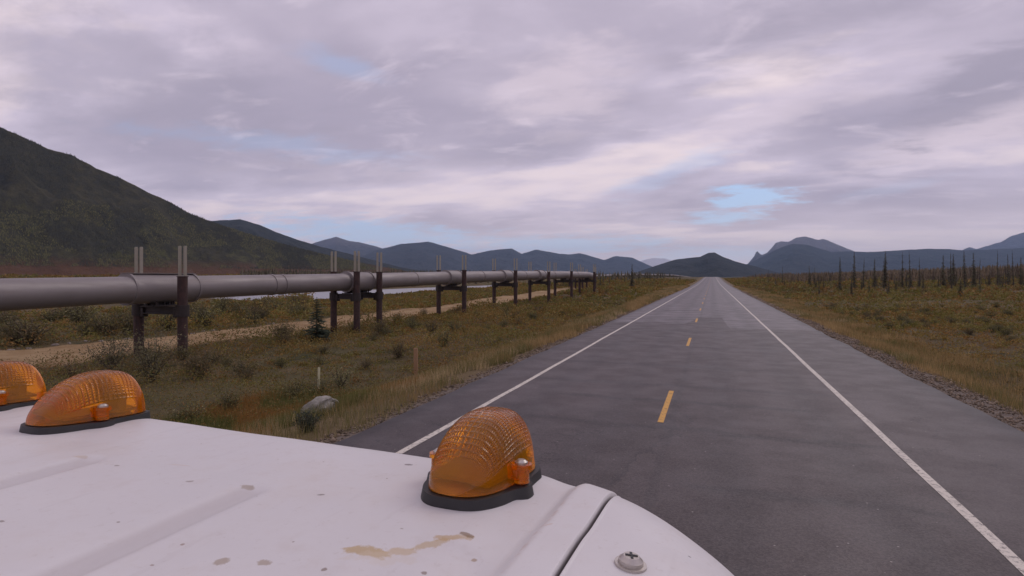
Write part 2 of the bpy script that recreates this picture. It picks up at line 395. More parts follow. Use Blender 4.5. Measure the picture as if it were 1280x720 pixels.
def ridge(name, pts, Z0, Z1, run, back, mat, amp=.22, jag=.6, step=3, rows=46, seed=1, prof=1.25, fold=1/260.):
    """one mountain: a crest at its own distance, a front slope falling towards the plain and a back slope"""
    xs = np.arange(pts[0][0], pts[-1][0]+.1, step); yy = np.interp(xs, [p[0] for p in pts], [p[1] for p in pts])
    yy = yy + (fbm(xs*.09, xs*0+seed, seed, 5, .6)-.5)*jag*2
    f = (xs-xs[0])/(xs[-1]-xs[0]); Zc = Z0+(Z1-Z0)*f
    xc = (xs-640)/F*Zc; CX = xc*cp - Zc*sp; CY = Zc*cp + xc*sp; CZ = np.maximum(CH + (HZ-yy)/F*Zc, 1.5)
    tl = np.hypot(CX, CY); ux, uy = -CX/tl, -CY/tl
    vs = np.concatenate([-np.linspace(1, 0.04, 12), np.linspace(0, 1, rows)])
    Vv = []
    for v in vs:
        r = run if v > 0 else back
        rr = r*np.abs(v)*np.clip(CZ/CZ.max(), .12, 1)**.7
        X = CX + ux*rr*np.sign(v); Y = CY + uy*rr*np.sign(v)
        hh = (1-np.abs(v)) ** prof
        rid = 1-np.abs(2*fbm(X*fold, Y*fold, seed+40, 5, .55)-1)*2
        z = CZ*hh + CZ*amp*(rid-.55)*4*np.abs(v)*(1-np.abs(v)) - 6*np.abs(v)
        Vv.append(np.stack([X, Y, z], -1))
    Vv = np.array(Vv); R, C = Vv.shape[:2]
    idx = np.arange(R*C).reshape(R, C)
    q = np.stack([idx[:-1, :-1], idx[1:, :-1], idx[1:, 1:], idx[:-1, 1:]], -1).reshape(-1, 4)
    o = mesh_np(name, Vv.reshape(-1, 3), q, mat, smooth=True); o['kind'] = 'structure'
    return Vv
mm = lambda n, *a, **k: material(n, f_mount(*a, **k))
big_hill = ridge('hill', [(-420, -30), (-200, 62), (0, 159), (30, 172), (60, 186), (90, 194), (120, 210), (150, 222), (185, 240), (215, 254), (240, 268), (270, 279), (300, 289), (350, 304), (400, 317), (440, 326), (480, 334), (520, 341), (560, 347)],
    900, 1700, 620, 500, mm('hill_forest', (.055, .050, .026), (.090, .078, .036), (.075, .062, .038), hz=5000, band=(.15, .075, .035), yellow=(.115, .115, .035), sc=2.2), amp=.16, jag=.8, step=3, rows=80, seed=4, fold=1/170.)
ridge('mountain', [(150, 300), (230, 282), (265, 276), (300, 274), (325, 281), (345, 290), (370, 299), (400, 308), (440, 318), (500, 334), (560, 344), (600, 347)], 3000, 3400, 1300, 1200,
    mm('mountain_near_left', (.034, .036, .028), (.05, .05, .034), (.06, .058, .05), hz=900), seed=11)
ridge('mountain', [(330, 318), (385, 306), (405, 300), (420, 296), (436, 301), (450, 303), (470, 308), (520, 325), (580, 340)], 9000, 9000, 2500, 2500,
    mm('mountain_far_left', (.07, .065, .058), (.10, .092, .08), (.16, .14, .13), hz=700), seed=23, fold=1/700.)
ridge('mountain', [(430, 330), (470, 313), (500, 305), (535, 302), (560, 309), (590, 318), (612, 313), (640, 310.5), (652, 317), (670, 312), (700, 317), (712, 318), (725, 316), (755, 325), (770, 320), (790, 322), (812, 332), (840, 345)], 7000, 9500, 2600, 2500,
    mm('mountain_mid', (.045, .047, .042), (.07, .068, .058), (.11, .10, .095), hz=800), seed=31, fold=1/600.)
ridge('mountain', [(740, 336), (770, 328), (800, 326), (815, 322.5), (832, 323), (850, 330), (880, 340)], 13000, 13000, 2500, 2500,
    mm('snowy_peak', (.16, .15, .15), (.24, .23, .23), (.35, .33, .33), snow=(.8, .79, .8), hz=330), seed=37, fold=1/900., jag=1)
ridge('hill', [(770, 347), (800, 339), (820, 332), (845, 324), (875, 321), (886, 316), (893, 315.5), (903, 321), (920, 327), (940, 332), (970, 340), (1010, 346)], 3600, 3600, 1200, 1200,
    mm('centre_hill', (.030, .032, .026), (.045, .045, .034), (.05, .05, .042), hz=900), seed=41, jag=.5)
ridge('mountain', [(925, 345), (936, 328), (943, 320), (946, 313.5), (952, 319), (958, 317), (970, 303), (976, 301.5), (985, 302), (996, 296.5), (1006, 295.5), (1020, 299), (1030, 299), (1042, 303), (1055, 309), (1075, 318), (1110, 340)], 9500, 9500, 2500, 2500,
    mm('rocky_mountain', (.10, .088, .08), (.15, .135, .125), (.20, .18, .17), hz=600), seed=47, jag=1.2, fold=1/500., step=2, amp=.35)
ridge('mountain', [(880, 346), (925, 334), (945, 325), (970, 312), (990, 304.5), (1010, 306), (1040, 315), (1062, 314), (1085, 315), (1120, 313), (1160, 311), (1185, 311.5), (1205, 313), (1235, 312), (1290, 309), (1400, 300), (1560, 310)], 7000, 6000, 2600, 2500,
    mm('long_mountain', (.036, .042, .036), (.052, .056, .046), (.08, .075, .07), hz=1500), seed=53, fold=1/600.)
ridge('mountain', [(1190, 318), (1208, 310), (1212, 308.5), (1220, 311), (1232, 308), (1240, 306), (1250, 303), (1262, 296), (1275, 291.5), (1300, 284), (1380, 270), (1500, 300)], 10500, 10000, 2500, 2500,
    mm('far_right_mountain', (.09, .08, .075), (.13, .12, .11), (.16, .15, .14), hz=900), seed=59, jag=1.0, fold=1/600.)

# haze: the air itself
bm = bmesh.new(); box(bm, (-2000, 5500, 442), (30000, 24000, 916))
hz = bpy.data.materials.new('air'); hz.use_nodes = True; hz.node_tree.nodes.clear()
ho = hz.node_tree.nodes.new('ShaderNodeOutputMaterial'); pv = hz.node_tree.nodes.new('ShaderNodeVolumePrincipled')
pv.inputs['Color'].default_value = (.44, .65, 1, 1); pv.inputs['Density'].default_value = 4.8e-5; pv.inputs['Anisotropy'].default_value = .1
hz.node_tree.links.new(pv.outputs[0], ho.inputs['Volume'])
haze = obj('haze', bm, hz, smooth=False); haze['kind'] = 'stuff'
haze['label'] = 'thin blue haze over the valley fading the far mountains'; haze['category'] = 'haze'

# ---------------------------------------------------------------- vegetation
PAL = np.array([(.060, .066, .024), (.078, .054, .028), (.096, .082, .036), (.076, .078, .032), (.055, .062, .034), (.092, .062, .028), (.046, .042, .026), (.105, .090, .044)])
def leaves(C, R, H, n, size, cols, flat=.0, top=.35):
    """leaf-sized triangles through the volume of domed clumps. C (k,3) base, R,H,n,size per clump, cols (k,3)"""
    rep = np.repeat(np.arange(len(C)), n); m = len(rep)
    a = rng.uniform(0, 2*np.pi, m); r = np.sqrt(rng.uniform(0, 1, m)); hh = rng.uniform(0, 1, m)**.8
    # a clump is made of a few lobes
    lob = rng.integers(0, 5, m); la = (rep*2.39+lob*1.26); lr = .45*((rep*7+lob*3) % 5)/4
    prof = np.sqrt(np.clip(1-hh**2, 0, 1))*.9+.1
    lh = .55+.45*((rep*5+lob*7) % 7)/6
    x = C[rep, 0] + R[rep]*(r*np.cos(a)*prof*.62 + lr*np.cos(la)); y = C[rep, 1] + R[rep]*(r*np.sin(a)*prof*.62 + lr*np.sin(la))
    z = C[rep, 2] + H[rep]*hh*lh
    c = np.stack([x, y, z], -1)
    s = size[rep]*rng.uniform(.6, 1.4, m)
    d1 = rng.normal(size=(m, 3)); d1[:, 2] += .4; d1 /= np.linalg.norm(d1, axis=1)[:, None]
    d2 = np.cross(d1, rng.normal(size=(m, 3))); d2 /= np.linalg.norm(d2, axis=1)[:, None]
    V = np.empty((m, 3, 3)); V[:, 0] = c + d1*s[:, None]; V[:, 1] = c + d2*s[:, None]*.38 - d1*s[:, None]*.3; V[:, 2] = c - d2*s[:, None]*.38 - d1*s[:, None]*.3
    k = rng.uniform(.75, 1.2, (m, 1))*np.ones((1, 3)); k[:, 0] *= rng.uniform(.9, 1.15, m)
    cc = cols[rep]*k
    return V.reshape(-1, 3), np.repeat(cc, 3, 0)
def brushcolor(X, Y, seed=0):
    n = fbm(X*.09, Y*.09, 71+seed, 3); n2 = fbm(X*.45, Y*.45, 83+seed, 3); r = rng.uniform(0, 1, len(X))
    t = np.clip((n*.62+n2*.62+r*.16-.38)*1.5, 0, .999); i = (t*8).astype(int)
    order = np.array([6, 4, 1, 0, 3, 5, 2, 7]); return PAL[order[i]]*.85 + np.array([.085, .075, .032])*.15
def scatter(n, X0, X1, Y0, Y1, pw=1.0):
    X = rng.uniform(X0, X1, n); Y = Y0+(Y1-Y0)*rng.uniform(0, 1, n)**pw; return X, Y
def infield(X, Y, margin=60):
    Z = camdepth(X, Y); px = campx(X, Y); return (Z > 3) & (px > -margin*3-20) & (px < 1280+margin*3)
def brush_ok(X, Y):
    ok = (np.abs(X-pathc(Y)) > 3.7) | (Y > 150)
    ok &= ~((X < RR+3.0) & (X > RL-2.6))
    ok &= ~((X > -112) & (X < -59) & (Y > 82) & (Y < 600))
    return ok
Vs, Cs = [], []
def add_brush(X, Y, R, H, n, size, seed=0, cmul=1.0, cols=None):
    ok = infield(X, Y) & brush_ok(X, Y); X, Y, R, H, n, size = (a[ok] for a in (X, Y, R, H, n, size))
    C = np.stack([X, Y, gz(X, Y)-.05], -1)
    cc = (brushcolor(X, Y, seed) if cols is None else cols[ok])*cmul*np.array([2.75, 2.35, 1.55])
    v, c = leaves(C, R, H, n, size, cc); Vs.append(v); Cs.append(c)
# near left field
def dens(X, Y, s, th): return fbm(X*.22, Y*.22, s, 4) > th
X, Y = scatter(5200, -31, -8.2, 2, 62); k = fbm(X*.16, Y*.16, 91, 4)
hgt = np.clip((k-.32)*4.2, .25, 1.6)*np.clip((-X-7)/5, .3, 1); Zd = np.maximum(camdepth(X, Y), 4)
lod = np.clip(700/Zd, 14, 90).astype(int); sz = np.clip(Zd*.0024, .03, .16)
add_brush(X, Y, hgt*.9+.25, hgt*rng.uniform(.6, 1.2, len(X)), lod, sz)
# low heath mat, near left and right
X, Y = scatter(9000, -45, -7.6, 3, 90, 1.2); Zd = np.maximum(camdepth(X, Y), 4)
add_brush(X, Y, np.full(len(X), .5), rng.uniform(.12, .35, len(X)), np.clip(500/Zd, 10, 50).astype(int), np.clip(Zd*.0022, .025, .16), 2)
X, Y = scatter(14000, 8.2, 90, 6, 130, 1.1); Zd = np.maximum(camdepth(X, Y), 4); k = fbm(X*.12, Y*.12, 95, 4)
hgt = np.clip((k-.38)*2.6, .12, .75)*np.clip((X-5)/9, .35, 1)
add_brush(X, Y, hgt*.8+.3, hgt*rng.uniform(.6, 1.2, len(X)), np.clip(600/Zd, 8, 60).astype(int), np.clip(Zd*.0024, .03, .25), 5)
X, Y = scatter(9000, 7.4, 45, 6, 70, 1.1); Zd = np.maximum(camdepth(X, Y), 4)
add_brush(X, Y, rng.uniform(.35, .75, len(X)), rng.uniform(.15, .45, len(X))*np.clip((X-5)/6, .5, 1), np.clip(700/Zd, 14, 60).astype(int), np.clip(Zd*.0026, .03, .2), 5)
# beyond the track
X, Y = scatter(5000, -68, -35, 10, 150); Zd = camdepth(X, Y)
hgt = np.clip((fbm(X*.1, Y*.1, 97, 3)-.28)*3.4, .4, 1.5)*np.where((X/Y > -.82) & (X < -40), .2, 1)*np.where((X/Y > -.82) & (Y > 75), .3, 1)
add_brush(X, Y, hgt*.9, hgt*rng.uniform(.7, 1.2, len(X)), np.clip(1100/np.maximum(Zd, 5), 12, 40).astype(int), np.clip(Zd*.003, .06, .3), 7, 1.1)
# distance
for X0, X1, Y0, Y1, n in ((-66, -6, 60, 320, 7000), (8, 240, 90, 420, 12000), (-330, -106, 60, 600, 6000)):
    X, Y = scatter(n, X0, X1, Y0, Y1, 1.2); Zd = np.maximum(camdepth(X, Y), 30)
    wide = np.clip(Zd/110, 1, 3)
    nearroad = np.clip((np.abs(X)-6)/14, .2, 1)*np.where((X < -34) & (X > -66) & (Y < 160), .2, 1)
    hgt = np.clip((fbm(X*.05, Y*.05, 99, 3)-.25)*3, .3, 1.3)*nearroad*(1+.25*(wide-1))
    add_brush(X, Y, .9*wide, hgt*rng.uniform(.6, 1.2, len(X)), np.full(len(X), 16), np.clip(Zd*.0032, .15, .9), 9)
V = np.concatenate(Vs); C = np.concatenate(Cs)
o = mesh_np('brush', V, np.arange(len(V)).reshape(-1, 3), M_leaf, colors=C)
tag(o, 'low olive and russet tundra brush covering the ground beside the road', 'brush', kind='stuff')

# grass
def grass(name, label, X, Y, H, wd, cols, lean=.35, kind='stuff'):
    ok = infield(X, Y); X, Y, H, wd, cols = (a[ok] for a in (X, Y, H, wd, cols)); m = len(X)
    a = rng.uniform(0, 2*np.pi, m); la = rng.uniform(0, 2*np.pi, m); z = gz(X, Y)-.02
    dx = np.cos(a)*wd; dy = np.sin(a)*wd; lx = np.cos(la)*H*lean*rng.uniform(.2, 1.2, m); ly = np.sin(la)*H*lean*rng.uniform(.2, 1.2, m)
    V = np.empty((m, 3, 3)); V[:, 0] = np.stack([X-dx, Y-dy, z], -1); V[:, 1] = np.stack([X+dx, Y+dy, z], -1); V[:, 2] = np.stack([X+lx, Y+ly, z+H], -1)
    o = mesh_np(name, V.reshape(-1, 3), np.arange(3*m).reshape(-1, 3), M_grass, colors=np.repeat(cols, 3, 0))
    tag(o, label, 'grass', kind=kind)
def vergeside(n, a, b, Y0, Y1):
    X = rng.uniform(a, b, n); Y = Y0+(Y1-Y0)*rng.uniform(0, 1, n)**1.7; return X, Y
GC = np.array([(.44, .31, .14), (.33, .23, .10), (.20, .18, .065), (.50, .38, .21)])
for nm, a, b, dirn in (('grass', -10.5, -5.9, -1), ('grass', 5.6, 10.5, 1)):
    X, Y = vergeside(110000, a, b, 3, 170); X = X + (fbm(X*.7, Y*.7, 12, 3)-.5)*1.6
    X = np.where(X > RL-.12, RL-.12-rng.uniform(0, .5, len(X)), X) if dirn < 0 else np.where(X < RR+.45, RR+.45+rng.uniform(0, .6, len(X)), X)
    keep = fbm(X*.9, Y*.9, 15, 3) > .34+ .20*np.clip(1-(np.abs(X-(RL if dirn < 0 else RR)))/.8, 0, 1); X, Y = X[keep], Y[keep]
    Zd = np.maximum(camdepth(X, Y), 4); n = fbm(X*.35, Y*.35, 21, 3)
    i = np.clip(((1-n)*6-1.2+rng.uniform(-.6, .6, len(X))), 0, 3.99).astype(int)
    H = rng.uniform(.10, .38, len(X))*np.clip(np.abs(X)-5.3, .4, 1)*(1+np.clip(Zd/200, 0, .5))
    grass(nm, 'dry ochre grass along the %s edge of the road' % ('left' if dirn < 0 else 'right'), X, Y, H, np.clip(Zd*.00045, .004, .06), GC[i]*rng.uniform(.7, 1.15, (len(X), 1)))
# green and orange grass hollow near the boulder
X = rng.uniform(-14, -8, 42000); Y = rng.uniform(4, 16, 42000)
nn = fbm(X*.5, Y*.5, 33, 3); cols = np.where((nn > .5)[:, None], np.array([.15, .155, .045]), np.array([.32, .17, .05]))*rng.uniform(.7, 1.2, (len(X), 1))
grass('grass', 'green and rusty orange marsh grass in the hollow behind the truck roof', X, Y, rng.uniform(.12, .40, len(X)), np.full(len(X), .006), cols)

# gravel
def gravel(a, b, n, label):
    t = rng.uniform(0, 1, n)
    X = a+(b-a)*t**1.3; Y = 3+110*rng.uniform(0, 1, n)**1.8; ok = infield(X, Y); X, Y = X[ok], Y[ok]; m = len(X)
    r = rng.uniform(.008, .028, m)*(1+Y/40)*(1+.8*(rng.uniform(0, 1, m) > .96)); z = np.maximum(gz(X, Y), -.6)+r*.25
    base = np.array([(1, 0, 0), (0, 1, 0), (-1, 0, 0), (0, -1, 0), (0, 0, .8), (0, 0, -.8)], float)
    ang = rng.uniform(0, 6.28, m); c, s = np.cos(ang), np.sin(ang)
    B = base[None]*(1+rng.uniform(-.35, .35, (m, 6, 1)))
    x = B[:, :, 0]*c[:, None]-B[:, :, 1]*s[:, None]; y = B[:, :, 0]*s[:, None]+B[:, :, 1]*c[:, None]
    V = np.stack([X[:, None]+x*r[:, None], Y[:, None]+y*r[:, None], z[:, None]+B[:, :, 2]*r[:, None]], -1)
    f = np.array([(0, 1, 4), (1, 2, 4), (2, 3, 4), (3, 0, 4), (1, 0, 5), (2, 1, 5), (3, 2, 5), (0, 3, 5)])
    Fq = (f[None]+6*np.arange(m)[:, None, None]).reshape(-1, 3)
    cc = np.array([.19, .145, .105])*rng.uniform(.45, 1.5, (m, 1))
    o = mesh_np('gravel', V.reshape(-1, 3), Fq, M_stone, colors=np.repeat(cc, 6, 0)); tag(o, label, 'gravel', kind='stuff')
gravel(RL-.03, RL-.6, 6000, 'loose brown gravel along the left edge of the asphalt')
gravel(RR+.05, RR+1.3, 12000, 'loose brown gravel along the right edge of the asphalt')

# shrubs and spruces as individuals
def bark(T):
    n = T.noise(T.obj(), 12, 4); return dict(base=T.mix(n, (.035, .027, .022), (.09, .075, .065)), rough=.9)
M_bark = material('bark', bark)
def shrub_mesh(seed, h, r, n, size, colr, twigs=26, tint=.2):
    """stems fanning up from one root, leaves along them"""
    rg = np.random.default_rng(seed); bm = bmesh.new(); pts = []
    for i in range(twigs):
        a = rg.uniform(0, 6.28); rr = r*rg.uniform(.2, 1); hh = h*rg.uniform(.55, 1)*(1-.25*rr/r)
        p = [Vector((0.03*math.cos(a), .03*math.sin(a), 0))]
        for k in range(1, 4):
            t = k/3; p.append(Vector((math.cos(a)*rr*t**1.2+rg.normal()*.03, math.sin(a)*rr*t**1.2+rg.normal()*.03, hh*t)))
        tube(bm, p, [.011, .008, .006, .003], n=5)
        pts += [(p[k].lerp(p[k+1], f)) for k in (1, 2) for f in np.linspace(0, 1, 5)] + [p[0].lerp(p[1], .7)]
    pts = np.array([tuple(v) for v in pts]); m = n
    c = pts[rg.integers(0, len(pts), m)] + rg.normal(size=(m, 3))*np.array([.075, .075, .06])*(r/.5)
    c[:, 2] = np.abs(c[:, 2])
    s = size*rg.uniform(.6, 1.4, m); d1 = rg.normal(size=(m, 3)); d1[:, 2] += .5; d1 /= np.linalg.norm(d1, axis=1)[:, None]
    d2 = np.cross(d1, rg.normal(size=(m, 3))); d2 /= np.linalg.norm(d2, axis=1)[:, None]
    V = np.empty((m, 4, 3)); V[:, 0] = c+d1*s[:, None]; V[:, 1] = c+d2*s[:, None]*.33; V[:, 2] = c-d1*s[:, None]*.6; V[:, 3] = c-d2*s[:, None]*.33
    cc = np.array(colr)[rg.integers(0, len(colr), m)]*rg.uniform(.7, 1.3, (m, 1))
    return bm, V.reshape(-1, 3), np.arange(4*m).reshape(-1, 4), np.repeat(cc, 4, 0)
def shrub(name, loc, label, group=None, **kw):
    bm, V, Fq, C = shrub_mesh(**kw); root = empty(name, loc); tag(root, label, 'shrub', group)
    obj('stems', bm, M_bark, root); mesh_np('foliage', V, Fq, M_leaf, root, colors=C); return root
def copy_tree(o, parent=None):
    c = o.copy(); col.objects.link(c)
    if parent: c.parent = parent
    for ch in o.children: copy_tree(ch, c)
    return c
def on(X, Y, dz=0): return (X, Y, float(gz(X, Y))-.04+dz)
def hit(px, py):
    """where the ray through a photo point meets the terrain"""
    lo = None
    for Z in np.arange(6, 400, .25):
        p = P(px, py, Z)
        if p.z < float(gz(p.x, p.y)): return p
    return p
bro = [(.130, .100, .052), (.17, .125, .060), (.12, .105, .050)]
grn = [(.125, .120, .050), (.155, .140, .056), (.105, .10, .046)]
pale = [(.27, .25, .12), (.16, .16, .07), (.32, .28, .15)]
gg = [(.075, .085, .055), (.055, .066, .042), (.10, .11, .075)]
# the particular ones
p = hit(384, 541); shrub('round_shrub', on(p.x, p.y), 'round dark grey-green shrub just in front of the grey boulder', seed=3, h=.50, r=.32, n=1500, size=.026, colr=gg, twigs=36)
p = hit(425, 486); shrub('pale_shrub', on(p.x, p.y), 'loose pale yellow-leaved shrub right of the whitish stake', seed=4, h=1.0, r=.62, n=700, size=.045, colr=pale)
p = hit(190, 478); shrub('willow_shrub', on(p.x, p.y), 'tall thin-leaved grey-olive willow in front of the nearest pipeline support', seed=5, h=2.3, r=1.25, n=1900, size=.055, colr=[(.20, .18, .10), (.15, .135, .075)], twigs=46)
p = hit(172, 470); shrub('willow_shrub', on(p.x-1.2, p.y-.2), 'grey-olive willow left of the nearest pipeline support', seed=15, h=1.9, r=1.0, n=1300, size=.055, colr=[(.17, .15, .09), (.13, .12, .065)], twigs=34)
p = hit(352, 428); shrub('willow_shrub', on(p.x, p.y), 'bushy olive willow just left of the small spruce', seed=6, h=1.6, r=1.0, n=1800, size=.06, colr=bro+pale[:1], twigs=34)
p = hit(250, 474); shrub('willow_shrub', on(p.x, p.y), 'brown willow right of the nearest pipeline support', seed=8, h=1.3, r=.95, n=1500, size=.055, colr=bro, twigs=34)
protos = [shrub('willow_shrub', (0, 0, 0), 'x', seed=20+i, h=1.0, r=.62, n=900, size=.045, colr=c, twigs=26) for i, c in enumerate((bro, grn, bro+grn, grn+pale[:1]))]
LAB = {'L': ('knee-high willow shrub in the brush between the road and the pipeline', 'willow shrubs between road and pipeline'),
       'B': ('rounded willow shrub growing beyond the dirt track behind the pipeline', 'willow shrubs beyond the track'),
       'R': ('low willow shrub in the open heath right of the road', 'willow shrubs right of the road')}
used = [False]*4
def put(zone, X, Y, s):
    i = random.randrange(4)
    o = copy_tree(protos[i]) if used[i] else protos[i]; used[i] = True
    o.location = on(X, Y); o.rotation_euler[2] = random.uniform(0, 6.28); o.scale = (s*random.uniform(.9, 1.3),)*2+(s*random.uniform(.75, 1.1),)
    o['label'], o['group'] = LAB[zone]
n = 0
while n < 70:
    X, Y = random.uniform(-27, -9.5), random.uniform(7, 60)
    if infield(np.array([X]), np.array([Y]), 0)[0] and abs(X-float(pathc(Y))) > 3 and not (-13 < X < -8.5 and Y < 14.5): put('L', X, Y, random.uniform(.55, 1.15)*(.7 if X > -12 else 1)); n += 1
n = 0
while n < 60:
    X, Y = random.uniform(-56, -36), random.uniform(14, 66)
    if infield(np.array([X]), np.array([Y]), 0)[0] and X/Y < -.84: put('B', X, Y, random.uniform(1.3, 2.2)); n += 1
n = 0
while n < 60:
    X, Y = random.uniform(11, 60), random.uniform(14, 75)
    if infield(np.array([X]), np.array([Y]), 0)[0]: put('R', X, Y, random.uniform(.45, .85)); n += 1

def spruce_parts(seed, h, r, layers, per, colr, gap=0.0, droop=.35, n=1):
    rg = np.random.default_rng(seed); bm = bmesh.new()
    cyl(bm, (0, 0, 0), (0, 0, h), h*.013+.02, .006, 7)
    V = []; C = []
    for i in range(layers):
        f = i/(layers-1); z = h*(.06+.93*f); w = r*(1-f)**.8*(.85+.3*rg.uniform())+.05*r
        if rg.uniform() < gap: w *= .35
        if f > .82 and rg.uniform() < .4: w *= 1.5
        for k in range(per):
            a = rg.uniform(0, 6.28); L = w*rg.uniform(.55, 1.15); ca, sa = math.cos(a), math.sin(a)
            c = np.array(colr[rg.integers(0, len(colr))])*rg.uniform(.7, 1.3)
            tip = np.array((ca*L, sa*L, z - L*droop*rg.uniform(.4, 1.3))); b0 = np.array((0, 0, z+.02*h*rg.uniform()))
            for j in range(4):                      # sprays along the branch
                t0 = j/4*.8; q0 = b0*(1-t0)+tip*t0; q1 = b0*(1-min(1, t0+.42))+tip*min(1, t0+.42)
                sd_ = np.array((-sa, ca, 0))*L*.17*(1-t0*.6)*rg.uniform(.6, 1.3); dn = np.array((0, 0, -L*.12*rg.uniform(.3, 1.4)))
                V += [q0, q1, q0*.4+q1*.6+sd_+dn]; V += [q0, q1, q0*.4+q1*.6-sd_+dn]; C += [c]*6
    V = np.array(V); return bm, V, np.arange(len(V)).reshape(-1, 3), np.array(C)
def spruce(name, loc, label, group=None, **kw):
    bm, V, Fq, C = spruce_parts(**kw); root = empty(name, loc); tag(root, label, 'spruce tree', group)
    obj('trunk', bm, M_bark, root); mesh_np('crown', V, Fq, M_needle, root, colors=C); return root
dk = [(.085, .082, .046), (.105, .098, .054), (.095, .074, .048)]
p = hit(396, 427)
spruce('small_spruce', on(p.x, p.y), 'small bushy young spruce in front of the pipeline left of the four-post support', seed=1, h=2.7, r=.85, layers=26, per=11, colr=[(.045, .058, .034), (.07, .085, .055), (.035, .045, .028)], droop=.1)
sp_protos = [spruce('spruce_tree', (0, 0, 0), 'x', seed=50+i, h=10, r=(.75, .95, .6, 1.1, .8, 1.2)[i], layers=54, per=7, colr=dk, gap=(.2, .1, .35, .1, .3, .05)[i], droop=.5) for i in range(6)]
sused = [False]*6
def put_spruce(X, Y, h, label, group, wide=1.0):
    i = random.randrange(6); o = copy_tree(sp_protos[i]) if sused[i] else sp_protos[i]; sused[i] = True
    s = h/10; o.location = on(X, Y, -.1); o.scale = (s**.6*wide*.95, s**.6*wide*.95, s); o.rotation_euler = (random.uniform(-.03, .03), random.uniform(-.03, .03), random.uniform(0, 6.28))
    o['label'] = label; o['group'] = group
ORD = 'first second third fourth fifth sixth seventh eighth ninth tenth eleventh twelfth thirteenth fourteenth fifteenth sixteenth seventeenth eighteenth nineteenth twentieth twenty-first twenty-second'.split()
n_t = 0
TALL = 'tall thin dark spruce standing clear above the treeline right of the road'
for px, top, Z in sorted(((1050, 320, 130), (1067.5, 313, 140), (1079, 321, 150), (1093, 322, 160), (1106, 312, 150), (1128, 313, 145), (1138, 313, 140), (1149, 321, 150), (1179, 317, 140), (1188, 314, 150), (1191.5, 316, 160),
                   (1206, 312, 135), (1218, 314, 140), (1224, 321, 150), (1247, 311, 130), (1260, 316, 140), (1267, 311, 140), (1276, 320, 130), (960, 336, 230), (978, 331, 210), (1012, 331, 190), (1018, 332, 180))):
    g_ = P(px, 350, Z); zt = CH+(HZ-top)/F*Z; put_spruce(g_.x, g_.y, zt-float(gz(g_.x, g_.y)), 'tall thin spruce, %s from left among those rising above the right treeline' % ORD[n_t], 'tall spruces above the right treeline'); n_t += 1
n = 0
while n < 80:
    px = 955 + 340*random.random()**.75; Z = random.uniform(105, 250); q_ = P(px, 350, Z)
    if q_.x < 22: continue
    t = (px-950)/330
    put_spruce(q_.x, q_.y, random.uniform(2.0, 3.6)+3.2*t*random.random()*min(1, Z/120), 'stunted dark spruce in the scattered stand right of the road', 'stunted spruces right of the road', .95); n += 1
for px, top, Z in ((1109, 354, 100), (1064, 345, 95), (1024, 349, 110), (1200, 348, 85)):
    g_ = P(px, 350, Z); put_spruce(g_.x, g_.y, CH+(HZ-top)/F*Z-float(gz(g_.x, g_.y)), 'stunted dark spruce in the scattered stand right of the road', 'stunted spruces right of the road', 1.5)
LAB2 = ('thin dark spruce left of the road beyond the last pipeline posts', 'far spruces left of the road')
n_t = 0
for px, top, Z in sorted(((790, 329, 150), (750, 336, 170), (754, 338, 190), (762, 339, 200), (781, 338, 210), (799, 339, 240), (809, 338, 260), (818, 337, 230), (830, 341, 300), (842, 341, 320), (850, 342, 350), (770, 341, 220), (745, 341, 200), (812, 342, 300), (822, 341, 260))):
    g_ = P(px, 350, Z); put_spruce(g_.x, g_.y, CH+(HZ-top)/F*Z-float(gz(g_.x, g_.y)), 'thin spruce, %s from left among those between pipeline posts and road' % ORD[n_t], LAB2[1], 1.1); n_t += 1

# far-off wood: one mass of small conifers across the plain and over the lower hill
def conifers(name, X, Y, Z, h, r, cols, label):
    m = len(X); k = 5; tiers = ((0.05, 1.0, .55), (.35, .7, .8), (.6, .42, 1.0))
    a = (np.arange(k)/k*2*np.pi)[None]+rng.uniform(0, 6.28, (m, 1)); Vv = []; Ff = []; base = 0
    for z0, rr, z1 in tiers:
        rad = r[:, None]*rr*rng.uniform(.7, 1.3, (m, k))
        ring = np.stack([X[:, None]+np.cos(a)*rad, Y[:, None]+np.sin(a)*rad, Z[:, None]+h[:, None]*z0*np.ones((1, k))], -1)
        tip = np.stack([X, Y, Z+h*z1], -1)[:, None]
        Vv.append(np.concatenate([ring, tip], 1))
    Vv = np.concatenate(Vv, 1); nv = Vv.shape[1]
    f = np.array([(6*t+i, 6*t+(i+1) % k, 6*t+5) for t in range(3) for i in range(k)])
    Fq = (f[None]+nv*np.arange(m)[:, None, None]).reshape(-1, 3)
    o = mesh_np(name, Vv.reshape(-1, 3), Fq, M_needle, colors=np.repeat(cols, nv, 0)); tag(o, label, 'forest', kind='stuff')
# right wood
Z = rng.uniform(230, 900, 9000)**1.0; px = rng.uniform(905, 1400, 9000); xc = (px-640)/F*Z; X = xc*cp-Z*sp; Y = Z*cp+xc*sp
ok = X > 26+Y*.02; X, Y, Zk, pxk = X[ok], Y[ok], Z[ok], px[ok]
h = rng.uniform(2.5, 6.0, len(X))*(.8+.5*np.clip((pxk-1000)/280, 0, 1)); cols = np.array([.12, .090, .055])*rng.uniform(.6, 1.5, (len(X), 1))
conifers('spruce_wood', X, Y, gz(X, Y)-.3, h, h*.11+.25, cols, 'dark distant spruce wood across the plain right of the road')
Z = rng.uniform(230, 1500, 7000); px = rng.uniform(300, 885, 7000); xc = (px-640)/F*Z; X = xc*cp-Z*sp; Y = Z*cp+xc*sp
ok = (X < -30-Y*.01) & ~((X > -108) & (X < -60) & (Y < 600)); X, Y = X[ok], Y[ok]; h = rng.uniform(2.5, 6, len(X))
